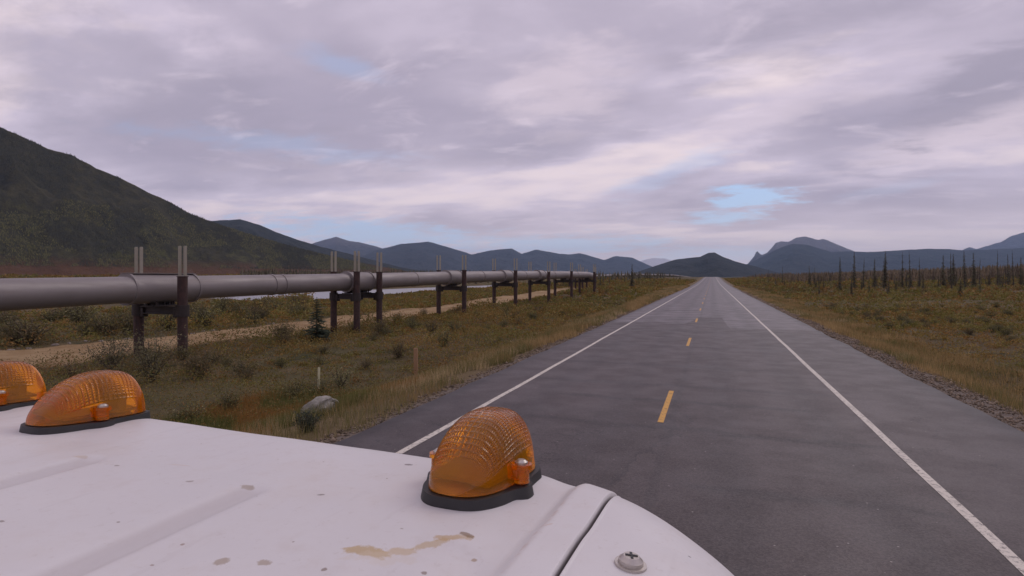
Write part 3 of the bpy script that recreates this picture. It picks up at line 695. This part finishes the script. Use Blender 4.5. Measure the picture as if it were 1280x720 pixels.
conifers('spruce_wood', X, Y, gz(X, Y)-.3, h, h*.12+.25, np.array([.09, .078, .048])*rng.uniform(.6, 1.5, (len(X), 1)), 'dark distant spruce wood across the plain left of the road')
# trees on the big hill
Rr, Cc = big_hill.shape[:2]; m = 62000
u = rng.uniform(11.2, Rr-2.01, m); v = rng.uniform(120, Cc-2.01, m); iu = u.astype(int); iv = v.astype(int); fu = (u-iu)[:, None]; fv = (v-iv)[:, None]
pt = (big_hill[iu, iv]*(1-fu)+big_hill[iu+1, iv]*fu)*(1-fv)+(big_hill[iu, iv+1]*(1-fu)+big_hill[iu+1, iv+1]*fu)*fv
dia = np.exp(-((pt[:, 2]-(20+.22*np.clip(1150-np.hypot(pt[:, 0], pt[:, 1]), 0, 600)))/34)**2)
yl = (fbm(pt[:, 0]*.012, pt[:, 1]*.012, 200, 5, .6)+.12*dia > .55) & (pt[:, 2] < 165) & (pt[:, 2] > 18)
keep = (fbm(pt[:, 0]*.01, pt[:, 1]*.01, 210, 3) > .38) & (pt[:, 2] > 22)
pt, yl = pt[keep], yl[keep]; h = rng.uniform(2.2, 5.2, len(pt))
yl = yl & (rng.uniform(0, 1, len(yl)) < .75)
cols = np.where(yl[:, None], np.array([.13, .12, .036]), np.array([.062, .058, .030]))*rng.uniform(.6, 1.4, (len(pt), 1))
conifers('hillside_forest', pt[:, 0], pt[:, 1], pt[:, 2]-.4, h*np.where(yl, .8, 1), h*np.where(yl, .30, .2), cols, 'dark forest with yellow-green birch patches covering the big hill at left')

# ---------------------------------------------------------------- pipeline
def f_pipe(T):
    p = T.pos(); n = T.noise(p, .8, 4); n2 = T.noise(T.vm('MULTIPLY', p, (4, .3, 4)), 1, 4)
    c = T.mix(n, (.20, .178, .172), (.27, .24, .235)); c = T.mix(T.mr(n2, .5, .75, 0, .4), c, (.20, .16, .14))
    return dict(base=c, rough=T.mr(n2, .3, .7, .48, .62), metal=.25)
M_pipe = material('galvanised_jacket', f_pipe)
def f_rust(T):
    n = T.noise(T.obj(), 5, 5, .65); return dict(base=T.mix(T.mr(n, .35, .65), (.030, .016, .014), (.062, .030, .024)), rough=.75)
M_rust = material('brown_post_steel', f_rust)
M_fin = material('finned_radiator', lambda T: dict(base=T.mix(T.noise(T.obj(), 6, 3), (.36, .33, .27), (.48, .45, .37)), rough=.6))
M_dark = material('dark_steel', lambda T: dict(base=T.mix(T.noise(T.obj(), 7, 3), (.022, .017, .016), (.05, .038, .034)), rough=.6, metal=.3))
SUP = [(-25.65, 20.2, 'pair'), (-24.9, 35.4, 'anchor'), (-24.5, 50.6, 'pair'), (-23.9, 64.3, 'pair'), (-23.4, 77.2, 'pair'), (-23.4, 91, 'pair'), (-22.6, 106, 'pair')]
pp = [(-22.6, -25, 2.02), (-23.8, 0, 2.03), (-24.9, 13.2, 2.03), (-25.65, 20.2, 2.12), (-25.3, 27.5, 2.22), (-24.9, 35.4, 2.34), (-24.6, 43, 2.48), (-24.5, 50.6, 2.62), (-24.2, 57.5, 2.72), (-23.9, 64.3, 2.8), (-23.4, 77.2, 2.92), (-23.4, 91, 3.02), (-22.6, 106, 3.05), (-24, 118, 2.9), (-33, 145, 2.5), (-48, 190, 2.2), (-62, 250, 2.1), (-64, 340, 2.1), (-56, 460, 2.2), (-40, 640, 2.3), (-24, 900, 2.4)]
pp = [(a, b, c+float(rise(a, np.array(float(b))))) for a, b, c in pp]
def pz(Y): return float(np.interp(Y, [a[1] for a in pp], [a[2] for a in pp]))
def pxx(Y): return float(np.interp(Y, [a[1] for a in pp], [a[0] for a in pp]))
pl = empty('pipeline', (pp[0][0], pp[0][1], 0)); tag(pl, 'long silver-grey elevated oil pipeline running beside the road', 'pipeline')
loc0 = Vector(pl.location)
bm = bmesh.new(); tube(bm, [Vector(a)-loc0 for a in pp], .61, 40); obj('pipe', bm, M_pipe, pl)
def pt_on(Y): return Vector((pxx(Y), Y, pz(Y)))
for Y in (4, 8.8, 27.2, 28.0, 43.2, 57.4, 70.6, 84.2, 98.5):
    a = pt_on(Y-.09)-loc0; b = pt_on(Y+.09)-loc0; bm = bmesh.new(); tube(bm, [a, b], .645, 40); obj('joint_band', bm, M_pipe, pl)
def rad(bm, x, y, z0, z1, r=.055, w=.24, nf=6):
    cyl(bm, (x, y, z0), (x, y, z1), r, n=10)
    for k in range(8):
        a = k*math.pi/4; box(bm, (x+math.cos(a)*w/4, y+math.sin(a)*w/4, (z0+z1)/2+.02), (w/2, .008, (z1-z0)*.94), mtx=Matrix.Translation((x, y, 0)) @ Matrix.Rotation(a, 4, 'Z') @ Matrix.Translation((-x-math.cos(a)*w/4+w/4, -y-math.sin(a)*w/4, 0)))
def support(Xc, Yc, kind, sep, topz, label, detail):
    th = math.atan2(-(pxx(Yc+3)-pxx(Yc-3)), 6); root = empty('pipeline_support', (Xc, Yc, 0), th); tag(root, label, 'pipeline support', 'pipeline supports')
    zc = pz(Yc); g0 = float(gz(Xc, Yc))-.4
    posts = [(s*sep/2, 0) for s in (-1, 1)] if kind == 'pair' else [(s*sep/2, t) for s in (-1, 1) for t in (-1.35, 1.35)]
    for (x, y) in posts:
        g0 = float(gz(Xc+x, Yc+y))-.4
        zt = topz-1.5
        bm = bmesh.new(); cyl(bm, (x, y, g0), (x, y, zt), .225, n=20); cyl(bm, (x, y, zt), (x, y, zt+.03), .26, n=20)
        post = obj('post', bm, M_rust, root)
        for s in (-1, 1):
            bm = bmesh.new(); rad(bm, x+s*.17, y, zt-.02, topz, w=.15); obj('heat_pipe', bm, M_fin, post)
    zb = zc-.61-.62
    for t in ([0] if kind == 'pair' else [-1.35, 1.35]):
        bm = bmesh.new(); box(bm, (0, t, zb), (sep-.42, .34, .05)); box(bm, (0, t, zb+.34), (sep-.42, .34, .05)); box(bm, (0, t, zb+.17), (sep-.42, .06, .30))
        for s in (-1, 1):
            cyl(bm, (s*sep/2, t, zb-.12), (s*sep/2, t, zb+.44), .30, n=20); box(bm, (s*(sep/2-.36), t, zb+.05), (.18, .30, .46), .02)
        obj('crossbeam', bm, M_dark, root)
    bm = bmesh.new(); ln = 1.3 if kind == 'pair' else 2.5
    box(bm, (0, 0, zb+.395), (.75, ln, .05))
    for s in (-1, 1):
        for t in (-1, 1):
            box(bm, (s*.22, t*ln*.32, zb+.54), (.05, .25, .34)); cyl(bm, (s*.32, t*ln*.38, zb+.42), (s*.32, t*ln*.38, zb+.72), .045, n=8)
    for t in (-1, 0, 1): box(bm, (0, t*ln*.33, zb+.52), (.6, .05, .26))
    obj('shoe', bm, M_dark, root)
    if detail:
        bm = bmesh.new(); L = 1.8 if detail == 'box' else 1.3
        tube(bm, [(0, -L, 0), (0, -L+.12, 0), (0, -L+.121, 0), (0, L-.121, 0), (0, L-.12, 0), (0, L, 0)], [.76, .76, .70, .70, .76, .76], 40)
        bmesh.ops.translate(bm, verts=bm.verts, vec=(0, 0, zc)); 
        if detail == 'box': box(bm, (0, 0, zc+.755), (.5, 2*L+.1, .03))
        box(bm, (0, 0, zc+.70), (.10, 2*L-.1, .06))
        obj('insulation_sleeve', bm, M_pipe, root)
    return root
tops = [4.2, 4.55, 4.85, 4.95, 4.9, 5.1, 5.1]
labs = ['nearest pipeline support, two brown posts with wide finned radiators beside the grey willows', 'four-post pipeline support right of the small spruce', 'two-post pipeline support next beyond the four-post one', 'fourth pipeline support from the left', 'fifth pipeline support from the left', 'sixth pipeline support from the left', 'seventh pipeline support, last tall pair before the pipe bends away']
for i, (x, y, k) in enumerate(SUP):
    support(x, y, k, 2.05 if k == 'anchor' else 2.85, tops[i], labs[i], {0: 'box', 1: 'sleeve', 2: 'sleeve', 3: 'sleeve', 4: 'sleeve'}.get(i))
for i, Y in enumerate((-14, 5)):
    pass
for Y in (124, 140, 158, 180, 205, 230, 260, 295, 330, 370, 410, 450):
    support(pxx(Y), Y, 'pair', 2.85, pz(Y)+2.1, 'tiny distant support under the thin far stretch of pipe', None)['group'] = 'far pipeline supports'

# ---------------------------------------------------------------- roadside things
def f_rock(T):
    n = T.noise(T.obj(), 3, 6, .65); n2 = T.noise(T.obj(), 14, 4)
    c = T.mix(T.mr(n, .35, .65), (.20, .19, .16), (.34, .32, .28)); c = T.mix(T.mr(n2, .55, .7, 0, .5), c, (.10, .11, .06))
    return dict(base=c, rough=.9, normal=T.bump(n, .8, .08))
bm = bmesh.new(); bmesh.ops.create_icosphere(bm, subdivisions=4, radius=1)
for v in bm.verts:
    c = v.co; n_ = float(fbm(np.array(c.x*1.6+5), np.array(c.y*1.6+c.z*2.1), 5)); f_ = .8+.45*n_
    v.co = Vector((c.x*.42*f_+.05*math.copysign(1, c.x)*(n_ > .55), c.y*.36*f_, max(c.z, -.4)*.37*f_+.10*c.x+.05*abs(c.y)))
p = hit(397, 519)
o = obj('boulder', bm, material('boulder_stone', f_rock)); o.location = on(p.x, p.y, .08); o.rotation_euler[2] = .4
tag(o, 'grey rounded boulder half sunk in the roadside grass', 'boulder')
def stake(name, px, py, h, w, mat, label, tilt):
    p = hit(px, py); bm = bmesh.new(); box(bm, (0, 0, h/2-.15), (w, w*.6, h+.3), .004)
    o = obj(name, bm, mat); o.location = on(p.x, p.y); o.rotation_euler = (0, tilt, .3); tag(o, label, 'marker post')
stake('marker_stake', 398, 495, 1.0, .07, material('pale_wood', lambda T: dict(base=T.mix(T.noise(T.obj(), 20, 4), (.42, .40, .24), (.58, .54, .36)), rough=.8)), 'thin whitish wooden stake behind the boulder', .02)
stake('wooden_post', 520, 474, 1.25, .15, material('brown_wood', lambda T: dict(base=T.mix(T.noise(T.obj(), 20, 4), (.24, .135, .065), (.36, .22, .12)), rough=.85)), 'short weathered brown wooden post at the edge of the brush', -.01)
# spoil stones on the far side of the track
bm0 = None
for i in range(46):
    px = random.uniform(0, 130) if i < 34 else random.uniform(130, 330); Yy = None
    t_ = random.uniform(14, 40) if i > 30 else random.uniform(12, 26)
    X = float(pathc(t_))-3.8-random.random()*.8
    bm = bmesh.new(); bmesh.ops.create_icosphere(bm, subdivisions=2, radius=1)
    s = random.uniform(.07, .17)
    for v in bm.verts: v.co *= random.uniform(.85, 1.15)
    for v in bm.verts: v.co = Vector((v.co.x*s, v.co.y*s*1.2, v.co.z*s*.6))
    if bm0 is None:
        st = obj('track_stone', bm, material('pale_stone', lambda T: dict(base=T.mix(T.noise(T.obj(), 6, 4), (.17, .14, .115), (.30, .26, .22)), rough=.9))); bm0 = st
    else: bm.free(); st = bm0.copy(); col.objects.link(st); k_ = random.uniform(.6, 1.5); st.scale = (k_, k_*random.uniform(.8, 1.3), k_)
    st.location = on(X, t_, .05); st.rotation_euler[2] = random.uniform(0, 6)
    tag(st, 'pale fist to head sized stone along the far edge of the dirt track', 'stone', 'stones along the dirt track')

# ---------------------------------------------------------------- truck
PSV = math.radians(22.3)                       # the truck points a little to the right of the road
HR = .20                                      # roof below the lens
truck = empty('truck', (0, 0, 0), PSI-PSV)    # local x = right, y = forward; the camera looks from x=0,y=0
tag(truck, 'white high-roofed truck with amber marker lights, seen from on top of its cab', 'truck')
RZ = CH-HR
XR, XL, YF, YB, RAD, COR = .065, -2.07, .645, -2.6, .12, .17
def rline(x): return -.14
def relief(x, y):
    """pressed details of the roof panel"""
    h = np.zeros_like(x)
    h += -.004*sst(.30, .62, y)
    # shallow pressed channels, rounded ends
    for xc in (-.422, -.658, -.894, -1.13, -1.366, -1.602):
        dd = np.hypot(x-xc, np.maximum(y-.385, 0)); h -= .0032*sst(.021, .008, dd)
    # raised bed by the last channel
    dd = np.hypot(x+.20, np.maximum(y-.33, 0)); h -= .003*sst(.05, .03, dd)
    # soft cross crease
    h += .0022*sst(.02, -.02, y-.43-.02*np.sin(x*3))
    # gutter, raised rib and panel gap along the side
    h -= .0045*sst(-.205, -.165, x)*sst(-.143, -.158, x)
    h += .003*sst(-.158, -.142, x)*sst(-.108, -.114, x)
    h -= .008*np.exp(-((x+.113)/.0013)**2)
    h -= .005*sst(-.108, -.02, x)
    h += (fbm(x*5, y*5, 300, 3)-.5)*.003
    return h
gx = np.unique(np.concatenate([np.arange(XL-.35, -1.3, .03), np.arange(-1.3, -.22, .005), np.arange(-.22, -.122, .003), np.arange(-.122, -.100, .0006), np.arange(-.100, .32, .004)]))
gy = np.unique(np.concatenate([np.arange(YB-.3, -.1, .08), np.arange(-.1, .95, .005)]))
X, Y = np.meshgrid(gx, gy); cx, cy = (XR+XL)/2, (YF+YB)/2; hx, hy = (XR-XL)/2, (YF-YB)/2
ix, iy = hx-RAD-COR, hy-RAD-COR
qx, qy = np.abs(X-cx)-ix, np.abs(Y-cy)-iy
L = np.hypot(np.maximum(qx, 0), np.maximum(qy, 0)); dd = np.maximum(L-COR, 0)
ux = np.where(L > 1e-9, np.maximum(qx, 0)/np.maximum(L, 1e-9), 0)*np.sign(X-cx); uy = np.where(L > 1e-9, np.maximum(qy, 0)/np.maximum(L, 1e-9), 0)*np.sign(Y-cy)
a = np.minimum(dd/RAD, math.pi/2); off = RAD*np.sin(a); drop = RAD*(1-np.cos(a)) + np.clip(dd-RAD*math.pi/2, 0, .08)
nxp = X - ux*dd + ux*off; nyp = Y - uy*dd + uy*off
Zr = RZ - drop + relief(X, Y)*np.cos(a)
ny_, nx_ = X.shape; idx = np.arange(nx_*ny_).reshape(ny_, nx_)
q4 = np.stack([idx[:-1, :-1], idx[:-1, 1:], idx[1:, 1:], idx[1:, :-1]], -1).reshape(-1, 4)
def roofpt(px, py):
    Z = HR*F/(py-HZ); w = P(px, py, Z); v = Vector((w.x, w.y)); c_, s_ = math.cos(-(PSI-PSV)), math.sin(-(PSI-PSV))
    return (v.x*c_-v.y*s_, v.x*s_+v.y*c_)
def f_roof(T):
    p = T.obj(); X, Y, Z = T.xyz(p)[:3]
    n = T.noise(p, 3, 5, .6); n2 = T.noise(p, 24, 5, .65); n3 = T.noise(p, 130, 4, .7)
    c = T.mix(T.mr(n, .3, .7), (.645, .62, .61), (.71, .69, .68))
    c = T.mix(T.mr(n2, .5, .75, 0, .22), c, (.50, .42, .36)); sc = T.noise(T.vm('MULTIPLY', p, (90, 9, 1)), 1, 3, .6); c = T.mix(T.mr(sc, .6, .72, 0, .10), c, (.42, .38, .36)); c = T.mix(T.mr(T.noise(p, 7, 4, .6), .48, .75, 0, .32), c, (.60, .53, .47)); c = T.mix(T.mr(n3, .58, .72, 0, .25), c, (.46, .40, .35))
    def spot(px, py, w, h, ang, colr, k=.9, warp=1.3):
        nonlocal c
        w *= .8; h *= .8; k *= .8; x0, y0 = roofpt(px, py); ca, sa = math.cos(math.radians(ang)), math.sin(math.radians(ang))
        ax_ = T.m('SUBTRACT', X, x0); ay_ = T.m('SUBTRACT', Y, y0)
        u = T.m('DIVIDE', T.m('ADD', T.m('MULTIPLY', ax_, ca), T.m('MULTIPLY', ay_, sa)), w)
        v = T.m('DIVIDE', T.m('SUBTRACT', T.m('MULTIPLY', ay_, ca), T.m('MULTIPLY', ax_, sa)), h)
        r = T.m('ADD', T.m('SQRT', T.m('ADD', T.m('MULTIPLY', u, u), T.m('MULTIPLY', v, v))), T.m('MULTIPLY', T.m('SUBTRACT', T.noise(p, 70, 5, .7), .5), warp*2))
        c = T.mix(T.mr(r, 1.0, .55, 0, k), c, colr)
    rust = (.30, .19, .09)
    spot(460, 694, .024, .010, 12, (.48, .34, .15), 1.); spot(505, 690, .020, .008, 25, (.52, .38, .20), .8)
    spot(540, 681, .026, .006, 45, (.50, .37, .20), .85); spot(565, 675, .02, .006, 30, (.48, .33, .16), .9)
    spot(583, 671, .008, .004, -12, (.20, .12, .05), .9); spot(480, 700, .035, .012, 25, (.62, .53, .42), .4)
    spot(310, 610, .010, .006, 10, (.34, .27, .19)); spot(402, 620, .007, .004, 20, (.16, .12, .09)); spot(330, 707, .007, .006, 10, (.36, .28, .2)); spot(278, 706, .007, .007, 10, (.36, .28, .2))
    spot(511, 578, .006, .003, 10, (.14, .10, .09)); spot(236, 604, .006, .004, 10, (.28, .22, .18)); spot(146, 583, .005, .003, 10, (.25, .2, .16)); spot(100, 572, .012, .005, 20, (.50, .38, .26), .6)
    spot(593, 695, .004, .003, 0, (.35, .24, .14)); spot(405, 717, .003, .003, 0, (.2, .14, .1)); spot(148, 656, .003, .002, 0, (.2, .14, .1)); spot(2, 655, .005, .003, 0, (.2, .15, .12)); spot(225, 580, .02, .003, 10, (.6, .5, .42), .6)
    spot(502, 665, .003, .002, 0, (.3, .24, .2)); spot(530, 716, .003, .003, 0, (.2, .14, .1)); spot(862, 676, .0018, .0018, 0, (.12, .1, .1), .9, .3); spot(228, 684, .002, .002, 0, (.3, .2, .15)); spot(190, 710, .003, .002, 0, (.3, .2, .15)); spot(686, 660, .006, .002, 60, (.55, .4, .3), .6)
    # rust bleeding along the rib and a dark line along the panel gap
    g1 = T.m('MULTIPLY', T.mr(T.m('ABSOLUTE', T.m('ADD', X, .146)), .003, .0005, 0, .45), T.mr(n2, .42, .6))
    c = T.mix(g1, c, (.45, .30, .22))
    g2 = T.mr(T.m('ABSOLUTE', T.m('ADD', X, .113)), .0018, .0008, 0, .9); c = T.mix(g2, c, (.10, .08, .085))
    # shading of the pressed channels painted in as darker bands
    for xc in (-.422, -.658, -.894, -1.13):
        m_ = T.m('MULTIPLY', T.mr(T.m('ABSOLUTE', T.m('SUBTRACT', X, xc)), .019, .010, 0, .55), T.mr(Y, .402, .385)); c = T.mix(m_, c, (.50, .46, .45))
    # fine grit
    v = T.vor(p, 45); c = T.mix(T.m('MULTIPLY', T.mr(v, .06, .03, 0, .7), T.mr(n2, .5, .6)), c, (.25, .18, .13))
    return dict(base=c, rough=T.mr(n2, .3, .7, .42, .6), spec=.35, coat=.12, cr=.25, normal=T.bump(n3, .06, .002))
M_roof = material('weathered_white_paint', f_roof)
roof = mesh_np('roof', np.stack([nxp, nyp, Zr], -1).reshape(-1, 3), q4, M_roof, truck, smooth=True)
# weld away the folded corner cells
bm = bmesh.new(); bm.from_mesh(roof.data); bmesh.ops.remove_doubles(bm, verts=bm.verts, dist=1e-5); bm.to_mesh(roof.data); bm.free()
roof.data.polygons.foreach_set('use_smooth', [True]*len(roof.data.polygons))

M_lens = material('amber_lens', None)
def build_lens_mat():
    m = M_lens; T = NT(m.node_tree); b = m.node_tree.nodes['Principled BSDF']
    uv = T.n('ShaderNodeTexCoord').outputs['UV']; u, v = T.xyz(uv)[:2]
    def lines(s, n_): return T.m('POWER', T.m('ABSOLUTE', T.m('SINE', T.m('MULTIPLY', s, math.pi*n_))), .5)
    g = T.m('MINIMUM', lines(u, 34), lines(v, 38))
    reg = T.m('MULTIPLY', T.mr(u, .17, .30), T.mr(u, .74, .70)); regv = T.m('MULTIPLY', T.mr(v, .04, .06), T.mr(v, .96, .94))
    k = T.m('MULTIPLY', reg, regv)
    hgt = T.m('SUBTRACT', k, T.m('MULTIPLY', g, k))
    nz = T.noise(T.obj(), 18, 4); c = T.mix(T.mr(nz, .35, .65), (1.0, .40, .008), (.96, .31, .006))
    T.put(b.inputs['Base Color'], c); b.inputs['Roughness'].default_value = .12; b.inputs['Transmission Weight'].default_value = .80
    b.inputs['IOR'].default_value = 1.4; b.inputs['Subsurface Weight'].default_value = 0
    T.put(b.inputs['Normal'], T.bump(hgt, .8, .0018))
build_lens_mat()
M_gasket = material('black_rubber', lambda T: dict(base=T.mix(T.noise(T.obj(), 60, 4), (.012, .012, .013), (.035, .033, .034)), rough=.55))
M_screw = material('dull_steel_screw', lambda T: dict(base=T.mix(T.noise(T.obj(), 200, 3), (.42, .38, .34), (.60, .56, .52)), rough=.4, metal=.85))
M_bulb = material('bulb_and_inner_plate', lambda T: dict(base=T.mix(T.noise(T.obj(), 60, 3), (.16, .12, .09), (.24, .20, .17)), rough=.4))
LL_, WW, HH, PK = .134, .0420, .061, .080
def half_w(s): 
    t = abs((s-LL_*.52)/(LL_*.52)); return WW*max(0, 1-min(1, t)**(2.6 if s < LL_/2 else 4.2))**(1/2.4)*(1-.06*(1-s/LL_))
def hgt(s):
    if s < PK: return HH*max(0, 1-(1-s/PK)**2.1)**.80
    return HH*max(0, 1-((s-PK)/(LL_-PK))**4.0)**.62
def lens_mesh(sc, inner=False):
    bm = bmesh.new(); uvl = bm.loops.layers.uv.new('UVMap'); NS, NV = 60, 40; rows = []
    for i in range(NS+1):
        t = i/NS; s = LL_*(.5-.5*math.cos(math.pi*t)); w = half_w(s)*sc; h = hgt(s)*sc; row = []
        for j in range(NV+1):
            th = math.pi*j/NV; cs, sn = math.cos(th), math.sin(th)
            x = w*math.copysign(abs(cs)**.62, cs); z = h*sn**.50 if sn > 0 else 0
            x *= 1-.24*(z/HH)
            row.append((bm.verts.new((x, (s-LL_/2)*sc, z)), t, j/NV))
        rows.append(row)
    for A, B in zip(rows, rows[1:]):
        for j in range(NV):
            q_ = (A[j], A[j+1], B[j+1], B[j])
            try: f = bm.faces.new([k[0] for k in q_])
            except ValueError: continue
            for l, k in zip(f.loops, q_): l[uvl].uv = (k[1], k[2])
    for A, B in zip(rows, rows[1:]):     # floor
        bm.faces.new((A[0][0], B[0][0], B[-1][0], A[-1][0]))
    bmesh.ops.remove_doubles(bm, verts=bm.verts, dist=1e-6)
    bmesh.ops.dissolve_degenerate(bm, dist=1e-6, edges=bm.edges); bmesh.ops.recalc_face_normals(bm, faces=bm.faces)
    return bm
def marker_light():
    # gasket: the rubber base, with a lobe under each screw tab
    bm = bmesh.new(); N = 96; lo = []; hi = []
    pts = []
    for k in range(N):
        t = 2*math.pi*k/N; s = LL_/2 + (LL_/2)*math.sin(t)*1.0; sx = math.copysign(1, math.cos(t))
        w = half_w(min(max(s, .0002), LL_-.0002))+.0045
        y = (s-LL_/2)*1.045; x = sx*w
        e_ = math.exp(-((s-.061)/.013)**4); x = sx*(w + .008*e_)
        if abs(math.cos(t)) < .02: x = 0
        pts.append((x, y))
    for (x, y) in pts: lo.append(bm.verts.new((x*1.05, y*1.02, -.006))); hi.append(bm.verts.new((x, y, .0060)))
    for k in range(N): bm.faces.new((lo[k], lo[(k+1) % N], hi[(k+1) % N], hi[k]))
    bm.faces.new(hi); bm.faces.new(lo[::-1]); bmesh.ops.recalc_face_normals(bm, faces=bm.faces)
    root = obj('marker_light', bm, M_gasket, truck)
    l = obj('lens', lens_mesh(1.0), M_lens, root); l.location = (0, 0, .0074)
    bm = bmesh.new(); box(bm, (0, .004, .012), (.05, .09, .004), .001); box(bm, (0, .03, .024), (.05, .012, .022), .003); cyl(bm, (0, .012, .026), (0, .012, .040), .010, .008, 16); bmesh.ops.create_uvsphere(bm, u_segments=16, v_segments=10, radius=.009, matrix=Matrix.Translation((0, .012, .045)))  # flat plate inside is added to tune the light coming through the lens
    obj('bulb', bm, M_bulb, root)
    for s in (-1, 1):
        x = s*.0440; y = -.006
        bm = bmesh.new(); cyl(bm, (x, y, .008), (x, y, .021), .0078, .0078, 24); cyl(bm, (x, y, .021), (x, y, .025), .0100, .0100, 24)
        box(bm, (x-s*.008, y, .018), (.016, .017, .014), .002)
        obj('mounting_tab', bm, M_lens, root)
        bm = bmesh.new(); cyl(bm, (x, y, .025), (x, y, .0268), .0062, .0062, 20); cyl(bm, (x, y, .0268), (x, y, .0288), .0058, .0035, 20); obj('screw', bm, M_screw, root)
    return root
ml = marker_light()
spots = [(-.236, .496), (-.846, .497), (-1.082, .495), (-1.318, .497), (-1.892, .496)]
mlab = ['amber marker light with grid lens at the right corner of the roof', 'amber marker light in the left half of the view, whole', 'amber marker light cut off by the left edge of the view', None, None]
def roof_z(x, y): return RZ + float(relief(np.array([x]), np.array([y]))[0])
for i, (x, y) in enumerate(spots):
    o = ml if i == 0 else copy_tree(ml, truck)
    ef = max(0, y-(YF-RAD))
    o.location = (x, y, roof_z(x, y)+.001); o.rotation_euler = (math.radians(-3.0), 0, 0)
    if mlab[i]: o['label'] = mlab[i]
# screw with washer on the shoulder
sx_, sy_ = roofpt(788, 706)
bm = bmesh.new(); cyl(bm, (0, 0, -.004), (0, 0, .002), .0115, .0110, 32)
cyl(bm, (0, 0, .002), (0, 0, .0045), .0088, .0085, 32); cyl(bm, (0, 0, .0045), (0, 0, .0072), .0083, .0055, 32)
bs = obj('roof_screw', bm, M_screw, truck); bs.location = (sx_, sy_, roof_z(sx_, sy_)-.0005); bs.rotation_euler = (0, math.radians(6), .3)
bm = bmesh.new(); box(bm, (0, 0, .0074), (.0085, .0017, .0008)); box(bm, (0, 0, .0073), (.0017, .0085, .0008)); obj('screw_slot', bm, M_gasket, bs)
bm = bmesh.new()
for k in range(28):
    a0 = 2*math.pi*k/28
bm.free()
# the rest of the truck, below the roof
M_body = material('white_body_paint', lambda T: dict(base=T.mix(T.noise(T.obj(), 3, 5), (.72, .7, .7), (.8, .79, .79)), rough=.35, coat=.4))
M_glass = material('dark_window_glass', None, base=(.02, .022, .025), rough=.05, spec=.6)
M_tyre = material('tyre_rubber', None, base=(.02, .02, .02), rough=.85)
def prism(bm, prof, x0, x1):
    A = [bm.verts.new((x0, y, z)) for y, z in prof]; B = [bm.verts.new((x1, y, z)) for y, z in prof]; n = len(prof)
    for k in range(n): bm.faces.new((A[k], A[(k+1) % n], B[(k+1) % n], B[k]))
    bm.faces.new(A[::-1]); bm.faces.new(B); bmesh.ops.recalc_face_normals(bm, faces=bm.faces)
zt = RZ-RAD-.075
bm = bmesh.new(); prism(bm, [(.615, zt), (.98, 1.38), (1.60, 1.20), (1.70, .95), (1.70, .45), (-2.58, .45), (-2.58, zt)], XL+.02, XR-.02); body = obj('body', bm, M_body, truck)
bm = bmesh.new(); v_ = [bm.verts.new(c) for c in ((XL+.15, .658, zt-.08), (XR-.15, .658, zt-.08), (XR-.12, .985, 1.43), (XL+.12, .985, 1.43))]; bm.faces.new(v_)
ws = obj('windscreen', bm, M_glass, truck)
md = ws.modifiers.new('thick', 'SOLIDIFY'); md.thickness = .012
for x in (XL+.012, XR-.012):
    bm = bmesh.new(); box(bm, (x, .02, 1.75), (.012, .95, .6), .005); obj('side_window', bm, M_glass, truck)
    bm = bmesh.new(); box(bm, (x, -.05, 1.28), (.014, 1.25, .012)); obj('door_moulding', bm, M_gasket, truck)
for x in (XL+.18, XR-.18):
    for y in (1.15, -1.9):
        bm = bmesh.new(); cyl(bm, (x-.12, y, .40), (x+.12, y, .40), .40, n=40); wl = obj('wheel', bm, M_tyre, truck)
        bm = bmesh.new(); cyl(bm, (x-.125, y, .40), (x+.125, y, .40), .22, n=32); obj('rim', bm, M_screw, wl)
    bm = bmesh.new(); cyl(bm, (x, 1.69, .92), (x, 1.72, .92), .09, n=28); obj('headlight', bm, M_glass, truck)
bm = bmesh.new(); box(bm, ((XL+XR)/2, 1.74, .52), (2.0, .10, .20), .02); obj('bumper', bm, M_dark, truck)
